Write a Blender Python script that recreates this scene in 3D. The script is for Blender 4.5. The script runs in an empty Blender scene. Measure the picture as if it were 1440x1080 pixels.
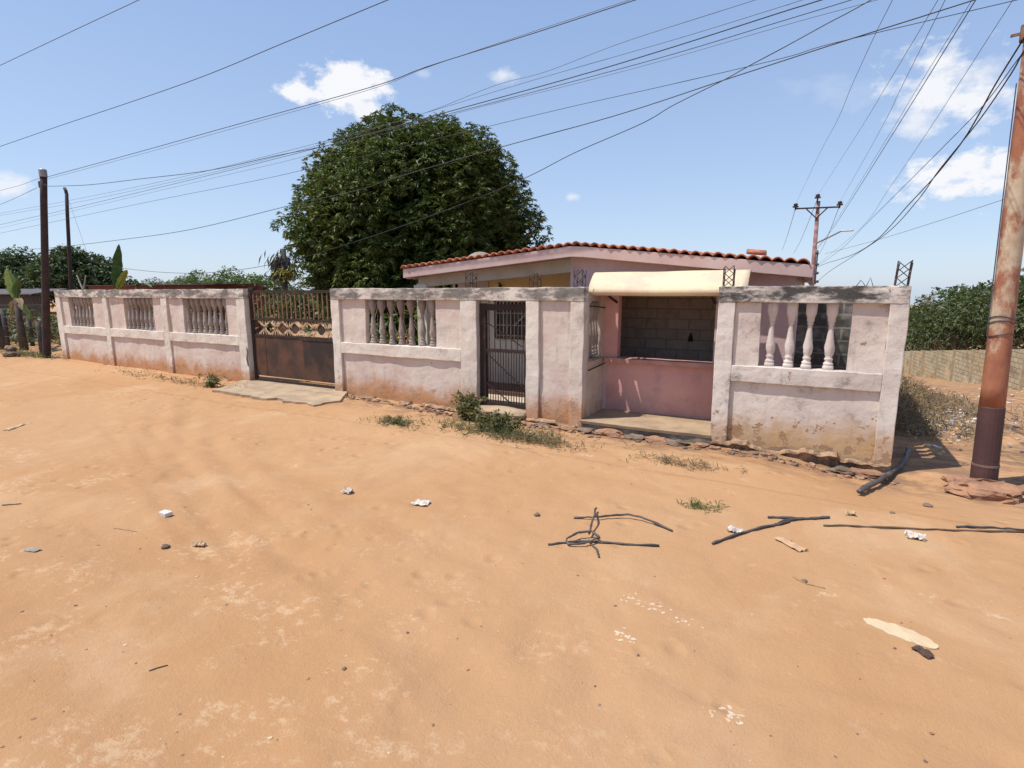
import bpy, math, random
import numpy as np
from mathutils import Vector, noise as mnoise, Matrix
random.seed(7); RNG = np.random.default_rng(7)
sc = bpy.context.scene; col = sc.collection
R = math.radians
# ------------------------------------------------------------------ survey of the photograph (camera model)
FPX, TH, YAW, HC = 763.0, math.atan(128/763), R(28.8), 2.11
def ray(px, py):
    u = px-720; v = 540-py
    F = FPX*math.cos(TH)+v*math.sin(TH); U = v*math.cos(TH)-FPX*math.sin(TH)
    return (-F*math.sin(YAW)+u*math.cos(YAW), F*math.cos(YAW)+u*math.sin(YAW), U)
def atY(px, py, Y):
    d = ray(px, py); t = Y/d[1]; return Vector((d[0]*t, Y, HC+d[2]*t))
def atX(px, py, X):
    d = ray(px, py); t = X/d[0]; return Vector((X, d[1]*t, HC+d[2]*t))
def atZ(px, py, z=0.0):
    d = ray(px, py); t = (z-HC)/d[2]; return Vector((d[0]*t, d[1]*t, z))
def sstep(a, b, x):
    t = min(1, max(0, (x-a)/(b-a))); return t*t*(3-2*t)
# ------------------------------------------------------------------ objects
def tag(o, label=None, cat=None, group=None, kind=None):
    if label: o['label'] = label
    if cat: o['category'] = cat
    if group: o['group'] = group
    if kind: o['kind'] = kind
    return o
def thing(name, loc, label, cat, group=None):
    o = bpy.data.objects.new(name, None); col.objects.link(o)
    o.location = loc; o.empty_display_size = .2
    return tag(o, label, cat, group)
def clone(o, parent=None, dloc=None):
    c = o.copy(); col.objects.link(c)
    if parent is not None:
        c.parent = parent
    for ch in list(o.children): clone(ch, c)
    return c
class MB:
    def __init__(s): s.v = []; s.f = []; s.m = []
    def add(s, vs, fs, m=0):
        b = len(s.v); s.v += [tuple(p) for p in vs]
        s.f += [tuple(b+i for i in f) for f in fs]; s.m += [m]*len(fs); return s
    def box(s, x0, x1, y0, y1, z0, z1, m=0, seg=0):
        if seg <= 0:
            v = [(x0,y0,z0),(x1,y0,z0),(x1,y1,z0),(x0,y1,z0),(x0,y0,z1),(x1,y0,z1),(x1,y1,z1),(x0,y1,z1)]
            return s.add(v, [(0,3,2,1),(4,5,6,7),(0,1,5,4),(1,2,6,5),(2,3,7,6),(3,0,4,7)], m)
        nx, ny, nz = [max(1, int(round(abs(d)/seg))) for d in (x1-x0, y1-y0, z1-z0)]
        idx = {}; vs = []; fs = []
        def V(i, j, k):
            q = (i,j,k)
            if q not in idx:
                idx[q] = len(vs); vs.append((x0+(x1-x0)*i/nx, y0+(y1-y0)*j/ny, z0+(z1-z0)*k/nz))
            return idx[q]
        for i in range(nx):
            for k in range(nz):
                fs.append((V(i,0,k),V(i+1,0,k),V(i+1,0,k+1),V(i,0,k+1))); fs.append((V(i,ny,k),V(i,ny,k+1),V(i+1,ny,k+1),V(i+1,ny,k)))
        for j in range(ny):
            for k in range(nz):
                fs.append((V(0,j,k),V(0,j,k+1),V(0,j+1,k+1),V(0,j+1,k))); fs.append((V(nx,j,k),V(nx,j+1,k),V(nx,j+1,k+1),V(nx,j,k+1)))
        for i in range(nx):
            for j in range(ny):
                fs.append((V(i,j,0),V(i,j+1,0),V(i+1,j+1,0),V(i+1,j,0))); fs.append((V(i,j,nz),V(i+1,j,nz),V(i+1,j+1,nz),V(i,j+1,nz)))
        return s.add(vs, fs, m)
    def tube(s, pts, r, n=6, m=0, cap=True):
        pts = [Vector(p) for p in pts]; k = len(pts)
        rs = r if isinstance(r, (list, tuple)) else [r]*k
        vs = []; fs = []; ref = None
        for i, p in enumerate(pts):
            t = (pts[min(i+1,k-1)]-pts[max(i-1,0)])
            t = t.normalized() if t.length > 1e-9 else Vector((0,0,1))
            if ref is None:
                ref = Vector((0,0,1)) if abs(t.z) < .9 else Vector((1,0,0))
            a = t.cross(ref); a = a.normalized() if a.length > 1e-6 else t.orthogonal().normalized()
            b = a.cross(t); ref = b
            for j in range(n):
                an = 2*math.pi*j/n; vs.append(p+(a*math.cos(an)+b*math.sin(an))*rs[i])
        for i in range(k-1):
            for j in range(n):
                j2 = (j+1) % n; fs.append((i*n+j, i*n+j2, (i+1)*n+j2, (i+1)*n+j))
        if cap: fs.append(tuple(range(n))[::-1]); fs.append(tuple((k-1)*n+j for j in range(n)))
        return s.add(vs, fs, m)
    def bar(s, a, b, w, h=None, m=0):
        a = Vector(a); b = Vector(b); t = (b-a).normalized(); h = h or w
        up = Vector((0,1,0)) if abs(t.y) < .9 else Vector((0,0,1))
        x = t.cross(up).normalized(); y = up if abs(t.dot(up)) < 1e-3 else x.cross(t).normalized()
        q = [(-1,-1),(1,-1),(1,1),(-1,1)]
        vs = [p+x*(i*w/2)+y*(j*h/2) for p in (a,b) for i, j in q]
        return s.add(vs, [(3,2,1,0),(4,5,6,7)]+[(i,(i+1)%4,(i+1)%4+4,i+4) for i in range(4)], m)
    def lathe(s, prof, c=(0,0,0), n=12, m=0, sq=None):
        vs = []; fs = []; k = len(prof)
        for z, r in prof:
            for j in range(n):
                an = 2*math.pi*(j+.5)/n; vs.append((c[0]+r*math.cos(an), c[1]+r*math.sin(an), c[2]+z))
        for i in range(k-1):
            for j in range(n):
                j2 = (j+1) % n; fs.append((i*n+j, i*n+j2, (i+1)*n+j2, (i+1)*n+j))
        fs.append(tuple(range(n))[::-1]); fs.append(tuple((k-1)*n+j for j in range(n)))
        return s.add(vs, fs, m)
    def prism(s, poly, axis, a0, a1, m=0):
        # poly: 2-D points; axis 'y' -> (x,z) swept in y ; 'x' -> (y,z) swept in x ; 'z' -> (x,y) swept in z
        def P(p, a): return {'y': (p[0],a,p[1]), 'x': (a,p[0],p[1]), 'z': (p[0],p[1],a)}[axis]
        n = len(poly); vs = [P(p,a0) for p in poly]+[P(p,a1) for p in poly]
        fs = [tuple(range(n)), tuple(range(n,2*n))[::-1]]+[(i,i+n,(i+1)%n+n,(i+1)%n) for i in range(n)]
        return s.add(vs, fs, m)
    def jitter(s, amp, sc_=3.0, seed=0.0, fn=None):
        out = []
        for p in s.v:
            q = Vector(p)*sc_+Vector((seed,seed*.7,seed*1.3))
            d = mnoise.noise_vector(q)
            k = fn(p) if fn else 1.0
            out.append((p[0]+d.x*amp*k, p[1]+d.y*amp*k, p[2]+d.z*amp*k))
        s.v = out; return s
    def build(s, name, mats, parent=None, smooth=False, loc=None, bevel=0, fix=True):
        if not isinstance(mats, (list, tuple)): mats = [mats]
        org = Vector(loc) if loc is not None else Vector((0,0,0))
        if parent is not None and loc is None: org = parent_world(parent)
        me = bpy.data.meshes.new(name)
        me.from_pydata([(p[0]-org.x, p[1]-org.y, p[2]-org.z) for p in s.v], [], s.f)
        for m in mats: me.materials.append(m)
        if len(mats) > 1: me.polygons.foreach_set('material_index', s.m)
        if fix:
            import bmesh
            bm = bmesh.new(); bm.from_mesh(me); bmesh.ops.recalc_face_normals(bm, faces=bm.faces); bm.to_mesh(me); bm.free()
        if smooth: me.polygons.foreach_set('use_smooth', [True]*len(me.polygons))
        me.update()
        o = bpy.data.objects.new(name, me); col.objects.link(o)
        if parent is not None: o.parent = parent
        elif loc is not None: o.location = loc
        if bevel:
            md = o.modifiers.new('bevel', 'BEVEL'); md.width = bevel; md.segments = 2; md.limit_method = 'ANGLE'; md.angle_limit = R(50)
        return o
def parent_world(p):
    v = Vector((0,0,0))
    while p is not None: v += p.location; p = p.parent
    return v
def npmesh(name, verts, quads, mat, parent=None, tri=False, smooth=False):
    org = np.array(parent_world(parent)) if parent is not None else np.zeros(3)
    verts = np.asarray(verts, np.float64)-org; quads = np.asarray(quads, np.int64); k = quads.shape[1]
    me = bpy.data.meshes.new(name)
    me.vertices.add(len(verts)); me.vertices.foreach_set('co', verts.astype(np.float32).ravel())
    me.loops.add(quads.size); me.loops.foreach_set('vertex_index', quads.astype(np.int32).ravel())
    me.polygons.add(len(quads)); me.polygons.foreach_set('loop_start', np.arange(0, quads.size, k, dtype=np.int32))
    me.materials.append(mat); me.update(calc_edges=True); me.validate()
    if smooth: me.polygons.foreach_set('use_smooth', [True]*len(me.polygons))
    o = bpy.data.objects.new(name, me); col.objects.link(o)
    if parent is not None: o.parent = parent
    return o
# ------------------------------------------------------------------ materials
class NT:
    def __init__(s, name, rough=.85, spec=.3, metal=0.0):
        s.mat = bpy.data.materials.new(name); s.mat.use_nodes = True
        s.t = s.mat.node_tree; s.b = s.t.nodes['Principled BSDF']
        s.b.inputs['Roughness'].default_value = rough; s.b.inputs['Metallic'].default_value = metal
        s.b.inputs['Specular IOR Level'].default_value = spec
        s.geo = s.t.nodes.new('ShaderNodeNewGeometry'); s.P = s.geo.outputs['Position']
    def n(s, t, **kw):
        o = s.t.nodes.new('ShaderNode'+t)
        for k, v in kw.items(): setattr(o, k, v)
        return o
    def lk(s, a, b):
        if hasattr(a, 'is_linked') and hasattr(a, 'node'): s.t.links.new(a, b)
        else: b.default_value = a
    def vec(s, sx, sy, sz, off=(0,0,0), src=None):
        m = s.n('Mapping'); s.lk(src or s.P, m.inputs['Vector']); m.inputs['Scale'].default_value = (sx,sy,sz); m.inputs['Location'].default_value = off
        return m.outputs[0]
    def noise(s, scale, det=4, rough=.55, vec=None, dist=0):
        o = s.n('TexNoise'); s.lk(vec if vec is not None else s.P, o.inputs['Vector']); o.inputs['Scale'].default_value = scale
        o.inputs['Detail'].default_value = det; o.inputs['Roughness'].default_value = rough; o.inputs['Distortion'].default_value = dist
        return o.outputs['Fac']
    def voro(s, scale, vec=None, feat='F1', out='Distance'):
        o = s.n('TexVoronoi', feature=feat); s.lk(vec if vec is not None else s.P, o.inputs['Vector']); o.inputs['Scale'].default_value = scale
        return o.outputs[out]
    def m(s, op, a, b=0.0, clamp=False):
        o = s.n('Math', operation=op, use_clamp=clamp); s.lk(a, o.inputs[0]); s.lk(b, o.inputs[1]); return o.outputs[0]
    def rng(s, x, a, b, c=0.0, d=1.0, smooth=True):
        o = s.n('MapRange', interpolation_type='SMOOTHSTEP' if smooth else 'LINEAR'); s.lk(x, o.inputs[0])
        for i, q in enumerate((a,b,c,d)): s.lk(q, o.inputs[i+1])
        return o.outputs[0]
    def mix(s, f, a, b, blend='MIX'):
        o = s.n('MixRGB', blend_type=blend); s.lk(f, o.inputs[0])
        s.lk(a if not isinstance(a, tuple) else (*a[:3],1), o.inputs[1]); s.lk(b if not isinstance(b, tuple) else (*b[:3],1), o.inputs[2]); return o.outputs[0]
    def sep(s):
        o = s.n('SeparateXYZ'); s.lk(s.P, o.inputs[0]); return o.outputs
    def color(s, c): s.lk(c if not isinstance(c, tuple) else (*c[:3],1), s.b.inputs['Base Color']); return s
    def bump(s, h, strength=.3, dist=.02):
        o = s.n('Bump'); s.lk(h, o.inputs['Height']); o.inputs['Strength'].default_value = strength; o.inputs['Distance'].default_value = dist
        s.lk(o.outputs[0], s.b.inputs['Normal']); return s
    def isl(s): return s.geo.outputs['Random Per Island']
def plain(name, c, c2=None, rough=.8, scale=4, spec=.3, metal=0, bump=.15, bs=30, dist=.01):
    t = NT(name, rough, spec, metal); c2 = c2 or tuple(x*.65 for x in c)
    f = t.rng(t.noise(scale, 6, .6), .35, .7)
    t.color(t.mix(f, c, c2)); t.bump(t.noise(bs, 4), bump, dist); return t.mat
def plaster(name, base, alt, grime=(.16,.14,.13), gamt=.5, stain=.5, scol=(.47,.225,.1), mild=.9, peel=.5, pcol=(.36,.22,.13), seed=0.0, streak=.35):
    t = NT(name, .9, .15)
    x, y, z = t.sep(); v = t.vec(1,1,1,(seed,seed*2,seed))
    c = t.mix(t.rng(t.noise(1.1, 5, .6, v), .35, .7), base, alt)
    c = t.mix(t.m('MULTIPLY', t.rng(t.noise(3.2, 7, .68, v), .52, .78), gamt), c, grime)
    c = t.mix(t.m('MULTIPLY', t.rng(t.noise(1, 5, .6, t.vec(9,9,.7,(seed,0,0))), .55, .8), streak), c, grime)
    c = t.mix(t.m('MULTIPLY', t.rng(t.noise(40, 3, .6), .5, .9), .25), c, tuple(q*.6 for q in base))
    # splashed orange earth along the foot of the wall
    zz = t.m('ADD', z, t.m('MULTIPLY', t.m('SUBTRACT', t.noise(1.8, 6, .65, t.vec(1,1,.6,(seed,3,0))), .5), .9))
    c = t.mix(t.m('MULTIPLY', t.rng(zz, .55, .08), stain), c, scol)
    # flaked plaster
    pz = t.rng(z, .65, .1)
    pk = t.rng(t.m('ADD', t.noise(5.5, 6, .62, v), t.m('MULTIPLY', pz, .17)), .69, .71)
    pk = t.m('MULTIPLY', pk, peel)
    c = t.mix(pk, c, pcol)
    # black mildew on the coping
    mk = t.rng(t.m('ADD', z, t.m('MULTIPLY', t.noise(7, 6, .7, t.vec(1,1,.5)), .2)), 2.03, 2.13)
    mn = t.rng(t.noise(2.6, 8, .72, t.vec(.8,.8,2.2,(seed,1,0))), .38, .56)
    c = t.mix(t.m('MULTIPLY', t.m('MULTIPLY', mk, mn), mild), c, (.075,.07,.065))
    c = t.mix(t.m('MULTIPLY', t.rng(t.noise(13, 6, .7), .58, .68), t.m('MULTIPLY', mk, mild*.8)), c, (.05,.05,.05))
    c = t.mix(t.m('MULTIPLY', t.rng(t.noise(24, 5, .72, v), .6, .7), gamt*.45), c, grime)
    c = t.mix(t.m('MULTIPLY', t.rng(t.voro(2.3, t.vec(1,1,1,(seed,0,2)), 'DISTANCE_TO_EDGE'), .006, .0), .1), c, grime)
    t.color(c)
    h = t.m('ADD', t.noise(6, 6, .65), t.m('MULTIPLY', pk, -.6)); t.bump(h, .55, .02)
    return t.mat
WALL = plaster('whitewash_plaster', (.7,.63,.545), (.59,.49,.42), seed=0, gamt=.55, stain=.8, mild=.8, peel=.6)
PANEL = plaster('pink_panel_plaster', (.66,.565,.49), (.57,.445,.385), seed=4, gamt=.42, mild=0, stain=.95, peel=.5)
WALLW = plaster('worn_plaster', (.67,.61,.545), (.52,.45,.4), grime=(.11,.1,.095), seed=9, gamt=.95, stain=.75, scol=(.45,.26,.13), mild=1.0, peel=.9)
PANELW = plaster('worn_pink_panel', (.66,.58,.51), (.52,.43,.38), grime=(.13,.115,.105), seed=13, gamt=.9, stain=.9, scol=(.5,.31,.15), mild=0, peel=1.0)
BAL = plaster('baluster_cement', (.36,.31,.27), (.26,.2,.17), seed=2, gamt=.55, stain=0, mild=0, peel=0)
BALW = plaster('baluster_whitewash', (.66,.58,.53), (.5,.42,.38), seed=6, gamt=.5, stain=0, mild=0, peel=0)
PINK = plaster('pink_paint', (.64,.36,.31), (.54,.28,.255), grime=(.3,.2,.19), seed=3, gamt=.45, stain=.35, scol=(.35,.2,.16), mild=0, peel=.3, pcol=(.5,.2,.22))
PINKP = plaster('pale_pink_paint', (.62,.47,.45), (.54,.38,.37), seed=8, gamt=.3, stain=0, mild=0, peel=0)
FASC = plain('fascia_paint', (.56,.42,.38), (.5,.33,.3), scale=2)
SOFF = plain('pink_soffit', (.55,.27,.24), (.5,.3,.28), scale=1.5)
YEL = NT('two_tone_porch_paint', .85)
YEL.color(YEL.mix(YEL.rng(YEL.sep()[2], 2.05, 2.07), YEL.mix(YEL.rng(YEL.noise(1.5,5),.4,.7), (.84,.8,.68), (.76,.71,.6)), YEL.mix(YEL.rng(YEL.noise(1.2,5),.4,.7), (.8,.64,.31), (.72,.6,.38)))); YEL = YEL.mat
BEAM = plain('beam_paint', (.5,.42,.34), (.38,.34,.25), scale=2.5)
CREAM = plain('cream_render', (.66,.62,.5), (.55,.5,.4), scale=1.5)
AWN = NT('cream_awning_paint', .6, .3)
AWN.color(AWN.mix(AWN.rng(AWN.noise(2.2,5,.6,AWN.vec(.7,1,1.5)), .45,.75), (.66,.56,.39), (.6,.44,.33)))
AWN.color(AWN.mix(AWN.m('MULTIPLY', AWN.rng(AWN.noise(1, 6, .65, AWN.vec(5,.6,.6)), .5, .75), .35), AWN.mix(AWN.rng(AWN.noise(2.2,6,.65,AWN.vec(.7,1,1.5)), .38, .62), (.67,.575,.37), (.61,.46,.33)), (.45,.37,.28)))
AWN.bump(AWN.noise(5,5), .25, .03); AWN = AWN.mat
CONC = plain('weathered_concrete', (.42,.31,.2), (.3,.215,.145), scale=3, bump=.4, bs=18, dist=.015)
FLOORC = plain('yellowed_floor', (.4,.29,.18), (.27,.19,.125), scale=2.5)
DCONC = plain('dark_concrete', (.17,.15,.12), (.3,.26,.2), scale=7, bump=.6, bs=14, dist=.02)
def rusty(name, a, b, th=(.45,.6), scale=3, rough=.75, metal=.0):
    t = NT(name, rough, .3, metal); f = t.rng(t.noise(scale,7,.65), th[0], th[1])
    c = t.mix(f, a, b); c = t.mix(t.rng(t.noise(22,5,.7), .6,.75), c, tuple(q*.5 for q in b))
    t.color(c); t.bump(t.noise(50,3), .2, .004); return t.mat
RUSTSHEET = rusty('rusty_sheet_steel', (.05,.03,.024), (.13,.058,.034), (.36,.66), 1.7)
DARKSHEET = rusty('dark_sheet_steel', (.036,.025,.021), (.1,.048,.03), (.44,.66), 1.9)
IRON = rusty('dark_iron', (.035,.022,.018), (.09,.045,.03), (.5,.75), 8)
RUSTBAR = rusty('rusty_bar', (.16,.085,.05), (.26,.15,.09), (.4,.65), 9)
ORN = rusty('pale_rust_ornament', (.62,.46,.3), (.36,.17,.09), (.45,.65), 12)
REBAR = rusty('rebar_rust', (.03,.024,.025), (.07,.042,.035), (.4,.6), 12)
TILE = NT('clay_roof_tile', .85, .2)
TILE.color(TILE.mix(TILE.rng(TILE.noise(9,5,.65),.35,.7), TILE.mix(TILE.noise(1.5,3), (.62,.24,.13), (.5,.17,.09)), (.33,.13,.085)))
TILE.bump(TILE.noise(40,3), .3, .005); TILE = TILE.mat
def poletex():
    t = NT('rusted_pole_paint', .7, .3); x, y, z = t.sep()
    v = t.vec(1,1,.55)
    f = t.rng(t.m('ADD', t.noise(2.6,7,.66,v), t.m('MULTIPLY', t.rng(z,2.2,.9), .2)), .47, .58)
    c = t.mix(t.rng(t.noise(8,5,.6,v),.35,.7), (.52,.42,.3), (.4,.29,.19))
    c = t.mix(f, c, t.mix(t.rng(t.noise(6,6,.65,v),.35,.7), (.36,.15,.08), (.25,.09,.055)))
    c = t.mix(t.rng(t.noise(26,5,.7),.64,.72), c, (.13,.05,.03))
    t.color(c); t.bump(t.noise(30,4,.6,v), .3, .006); return t.mat
POLE = poletex()
POLEB = rusty('dark_maroon_paint', (.07,.036,.035), (.1,.05,.043), (.4,.7), 3, rough=.6)
OLDPOLE = rusty('old_dark_pole', (.035,.026,.027), (.06,.036,.034), (.4,.65), 4)
BARK = plain('bark', (.12,.09,.065), (.06,.045,.035), scale=5, bump=.8, bs=14, dist=.04)
PALEBARK = plain('pale_bark', (.42,.38,.32), (.25,.22,.18), scale=5, bump=.5)
DEADWOOD = plain('grey_dead_wood', (.1,.085,.075), (.05,.04,.035), scale=5, bump=.8, bs=20, dist=.03)
DRY = plain('dry_stalks', (.36,.26,.15), (.22,.15,.08), scale=6)
def leafmat(name, cols, rough=.42, trans=.25, spec=.5):
    t = NT(name, rough, spec); i = t.isl()
    r = t.n('ValToRGB'); r.color_ramp.interpolation = 'LINEAR'
    e = r.color_ramp.elements; e[0].position = 0; e[0].color = (*cols[0],1); e[1].position = 1; e[1].color = (*cols[-1],1)
    for k, c in enumerate(cols[1:-1]):
        q = e.new((k+1)/(len(cols)-1)); q.color = (*c,1)
    t.lk(i, r.inputs[0])
    cl = t.mix(t.rng(t.noise(.8,3), .4,.62), t.mix(.3, r.outputs[0], cols[-1]), t.mix(.55, r.outputs[0], cols[0]))
    t.color(cl)
    out = t.t.nodes['Material Output']; tr = t.n('BsdfTranslucent'); mx = t.n('MixShader'); mx.inputs[0].default_value = trans
    t.lk(t.mix(.5, cl, (.12,.16,.02)), tr.inputs[0]); t.lk(t.b.outputs[0], mx.inputs[1]); t.lk(tr.outputs[0], mx.inputs[2]); t.lk(mx.outputs[0], out.inputs[0])
    return t.mat
MANGO = leafmat('mango_leaf', [(.03,.056,.014),(.05,.08,.017),(.072,.108,.02),(.095,.13,.024),(.14,.165,.036)], .5, .22, .35)
FARLEAF = leafmat('dark_distant_leaf', [(.035,.065,.026),(.05,.085,.032),(.07,.105,.04)], .6, .2)
OLIVE = leafmat('olive_leaf', [(.05,.07,.02),(.07,.095,.027),(.1,.125,.04)], .6, .25)
SHRUB = leafmat('shrub_leaf', [(.06,.1,.025),(.09,.14,.03),(.13,.18,.05)], .55, .35)
SHRUBD = leafmat('mid_green_leaf', [(.04,.07,.02),(.065,.1,.028),(.09,.12,.04)], .6, .25)
WEED = leafmat('weed_leaf', [(.07,.085,.025),(.11,.125,.04),(.18,.16,.07)], .6, .3)
DRYLEAF = leafmat('dry_leaf', [(.2,.14,.07),(.28,.2,.11),(.15,.1,.06)], .8, .2)
YELLEAF = leafmat('yellowing_leaf', [(.3,.26,.05),(.2,.2,.05),(.35,.25,.06)], .6, .3)
BANANA = NT('banana_leaf', .45, .5)
BANANA.color(BANANA.mix(BANANA.rng(BANANA.noise(3,4),.35,.7), (.04,.11,.03), (.1,.17,.05))); BANANA = BANANA.mat
BANYEL = NT('yellow_green_banana_leaf', .5, .4)
BANYEL.color(BANYEL.mix(BANYEL.rng(BANYEL.noise(5,4),.35,.7), (.3,.32,.05), (.14,.24,.05))); BANYEL = BANYEL.mat
BLACKPL = plain('black_plastic', (.05,.046,.046), (.12,.1,.09), rough=.5, scale=8)
WIREM = plain('black_wire_sheath', (.025,.026,.03), (.035,.035,.04), rough=.6, bump=0)
WIREG = plain('grey_wire_strand', (.06,.065,.075), (.08,.085,.09), rough=.5, bump=0)
PAPER = plain('white_scrap', (.66,.62,.57), (.5,.41,.32), scale=14)
CARD = plain('cream_card', (.56,.43,.27), (.5,.36,.22), scale=6)
ROCKM = plain('red_footing_rock', (.36,.19,.11), (.22,.12,.075), scale=4, bump=.9, bs=9, dist=.04)
STONE = plain('grey_brown_stone', (.22,.15,.105), (.12,.085,.062), scale=6, bump=.8, bs=12, dist=.03)
GLASS = plain('dark_window', (.03,.03,.032), (.02,.02,.02), rough=.2, spec=.5, bump=0)
WHITEM = plain('white_painted_steel', (.62,.6,.55), (.5,.46,.4), rough=.5)
GREYM = plain('galvanised_grey', (.3,.3,.3), (.22,.21,.2), rough=.5, metal=.4)
CERAM = plain('brown_insulator', (.09,.06,.06), (.05,.04,.04), rough=.3)
def blockmat(name, c1, c2, mort, bw=.4, bh=.2, mode='xz', stain=None, ms=.012):
    t = NT(name, .92, .15); x, y, z = t.sep()
    cb = t.n('CombineXYZ'); t.lk(x if mode == 'xz' else y, cb.inputs[0]); t.lk(z, cb.inputs[1])
    b = t.n('TexBrick'); t.lk(cb.outputs[0], b.inputs['Vector']); b.inputs['Scale'].default_value = 1
    b.inputs['Brick Width'].default_value = bw; b.inputs['Row Height'].default_value = bh; b.inputs['Mortar Size'].default_value = ms; b.inputs['Mortar Smooth'].default_value = .3
    b.inputs['Color1'].default_value = (*c1,1); b.inputs['Color2'].default_value = (*c2,1); b.inputs['Mortar'].default_value = (*mort,1)
    c = t.mix(t.rng(t.noise(5,6,.65),.4,.8), b.outputs['Color'], tuple(q*.6 for q in c1))
    if stain:
        for k, (sc_, col_, a) in enumerate(stain):
            c = t.mix(t.m('MULTIPLY', t.rng(t.noise(sc_,5,.6,t.vec(1,1,1,(k*7,k*3,0))), .5,.66), a), c, col_)
    t.color(c); t.bump(t.m('ADD', t.m('MULTIPLY', b.outputs['Fac'], -1.0), t.m('MULTIPLY', t.noise(40,4), .3)), .5, .015); return t.mat
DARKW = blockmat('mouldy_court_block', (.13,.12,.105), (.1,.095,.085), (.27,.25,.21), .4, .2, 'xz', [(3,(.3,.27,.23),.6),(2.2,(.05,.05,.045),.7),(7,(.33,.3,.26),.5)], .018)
BLOCK = blockmat('bare_block_wall', (.55,.46,.39), (.48,.4,.34), (.34,.28,.23), .42, .2)
FARBLOCK = blockmat('weathered_street_block', (.5,.42,.27), (.42,.34,.22), (.2,.16,.12), .4, .2, 'yz', [(.5,(.52,.34,.14),.7),(.8,(.5,.48,.38),.6),(1.6,(.2,.16,.12),.7)], .02)
BRICKR = blockmat('red_clay_block', (.24,.095,.06), (.19,.08,.055), (.16,.1,.075), .3, .2, 'xz', [(1.2,(.1,.06,.05),.6)])
REDP = plain('dull_red_paint', (.28,.085,.06), (.2,.07,.055), scale=2)
PLANK = plain('dark_weathered_plank', (.07,.055,.05), (.04,.032,.03), scale=6)
ZINC = plain('grey_zinc_sheet', (.1,.085,.08), (.06,.05,.048), scale=3, rough=.6)
# ------------------------------------------------------------------ ground
def drop(x, y):                                   # the side street falls away beyond the wall corner
    x0 = 1.2-14*sstep(17, 25, y)
    return -sstep(x0, x0+2.4, x)*max(0.0, min(y, 60)-11.5)*.1*sstep(11.5, 14, y)
TRK = []
def track(pts, w=.16, d=.02): TRK.append(([atZ(*p) for p in pts], w, d))
track([(225,565),(213,640),(260,720),(330,800)], .2, .022); track([(265,560),(250,640),(305,720),(400,800)], .2, .022)
track([(300,620),(345,690),(395,760),(520,840),(660,960)], .22, .025); track([(250,640),(290,700),(320,760)], .2, .02)
track([(360,640),(470,690),(560,740),(690,800)], .2, .018); track([(60,850),(180,960),(330,1075)], .3, .02)
track([(760,900),(1000,945),(1440,1010)], .22, .018); track([(850,960),(1100,1020),(1400,1075)], .22, .02); track([(820,1000),(1000,1050),(1200,1079)], .2, .016)
track([(500,700),(620,660),(800,660),(1000,690)], .3, .02); track([(0,720),(200,770),(420,770)], .4, .03); track([(300,640),(480,610),(640,640)],.3,.02)
def gz(x, y):
    z = drop(x, y)
    z += .05*mnoise.noise(Vector((x*.35, y*.35, 1.7)))
    z -= .13*sstep(-.6, .9, x)*sstep(5.8, 7.4, y)*(1-sstep(14, 20, y))
    z -= .07*sstep(-8, -5, x)*sstep(6.9, 7.9, y)*(1-sstep(8.0, 8.3, y))
    if y > 8.2 and x < 1.0 and y < 17.5: z = .0+.02*mnoise.noise(Vector((x*.5, y*.5, 4)))
    if y <= 8.3: z += .05*sstep(-14, -18, x)*sstep(6.5, 8.0, y)
    return z
def arange(a, b, s): return list(np.arange(a, b, s))
gx = [-400,-250,-150,-100,-70,-55,-45,-38,-33]+arange(-30,-10,.2)+arange(-10,3,.07)+arange(3,9,.2)+[9,10,11.5,13.5,16,20,26,35,50,80,120,200,400]
gy = [-60,-30,-15,-8,-5,-3.5,-2.4,-1.6,-1,-.5]+arange(0,8.4,.06)+arange(8.4,16,.2)+arange(16,40,.6)+[40,42,45,50,56,63,72,85,100,130,180,260,400]
nx, ny = len(gx), len(gy)
GX, GY = np.meshgrid(np.array(gx), np.array(gy))
GZ = np.array([[gz(x, y) for x in gx] for y in gy])
near = (GY > .3) & (GY < 8.0) & (GX > -13) & (GX < 8)
for k in range(7): track([(880+40*k,930+18*k),(1050+40*k,965+16*k),(1250+40*k,1010+12*k),(1440,1040+10*k)], .07, .012)
for k in range(5): track([(470+35*k,700-6*k),(540+40*k,660-4*k),(680+40*k,640-3*k)], .07, .012)
for k in range(4): track([(150+30*k,600),(190+38*k,660),(240+50*k,730),(300+70*k,800)], .07, .012)
for pts, w, d in TRK:
    dist = np.full(GX.shape, 9.0)
    sub = []
    for a, b in zip(pts[:-1], pts[1:]):
        sub.append((a, b))
    for a, b in sub:
        ax, ay, bx, by = a.x, a.y, b.x, b.y; L = (bx-ax)**2+(by-ay)**2+1e-9
        t = np.clip(((GX-ax)*(bx-ax)+(GY-ay)*(by-ay))/L, 0, 1)
        dist = np.minimum(dist, np.hypot(GX-ax-t*(bx-ax), GY-ay-t*(by-ay)))
    q = dist/w
    GZ += np.where(near, .85*(-d)*np.exp(-q*q*2)+d*.35*np.exp(-(q-1.25)**2*5), 0)
rough_ = np.array([[.012*mnoise.noise(Vector((x*2.2,y*2.2,3)))+.008*mnoise.noise(Vector((x*6,y*6,8)))+.008*mnoise.noise(Vector((x*4,y*5,6)))*max(0,mnoise.noise(Vector((x*.5,y*.5,9))))*3+.006*mnoise.noise(Vector((x*11,y*11,2))) if (-26 < x < 9 and 0 < y < 8.4) else 0 for x in gx] for y in gy])
GZ += rough_
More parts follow.
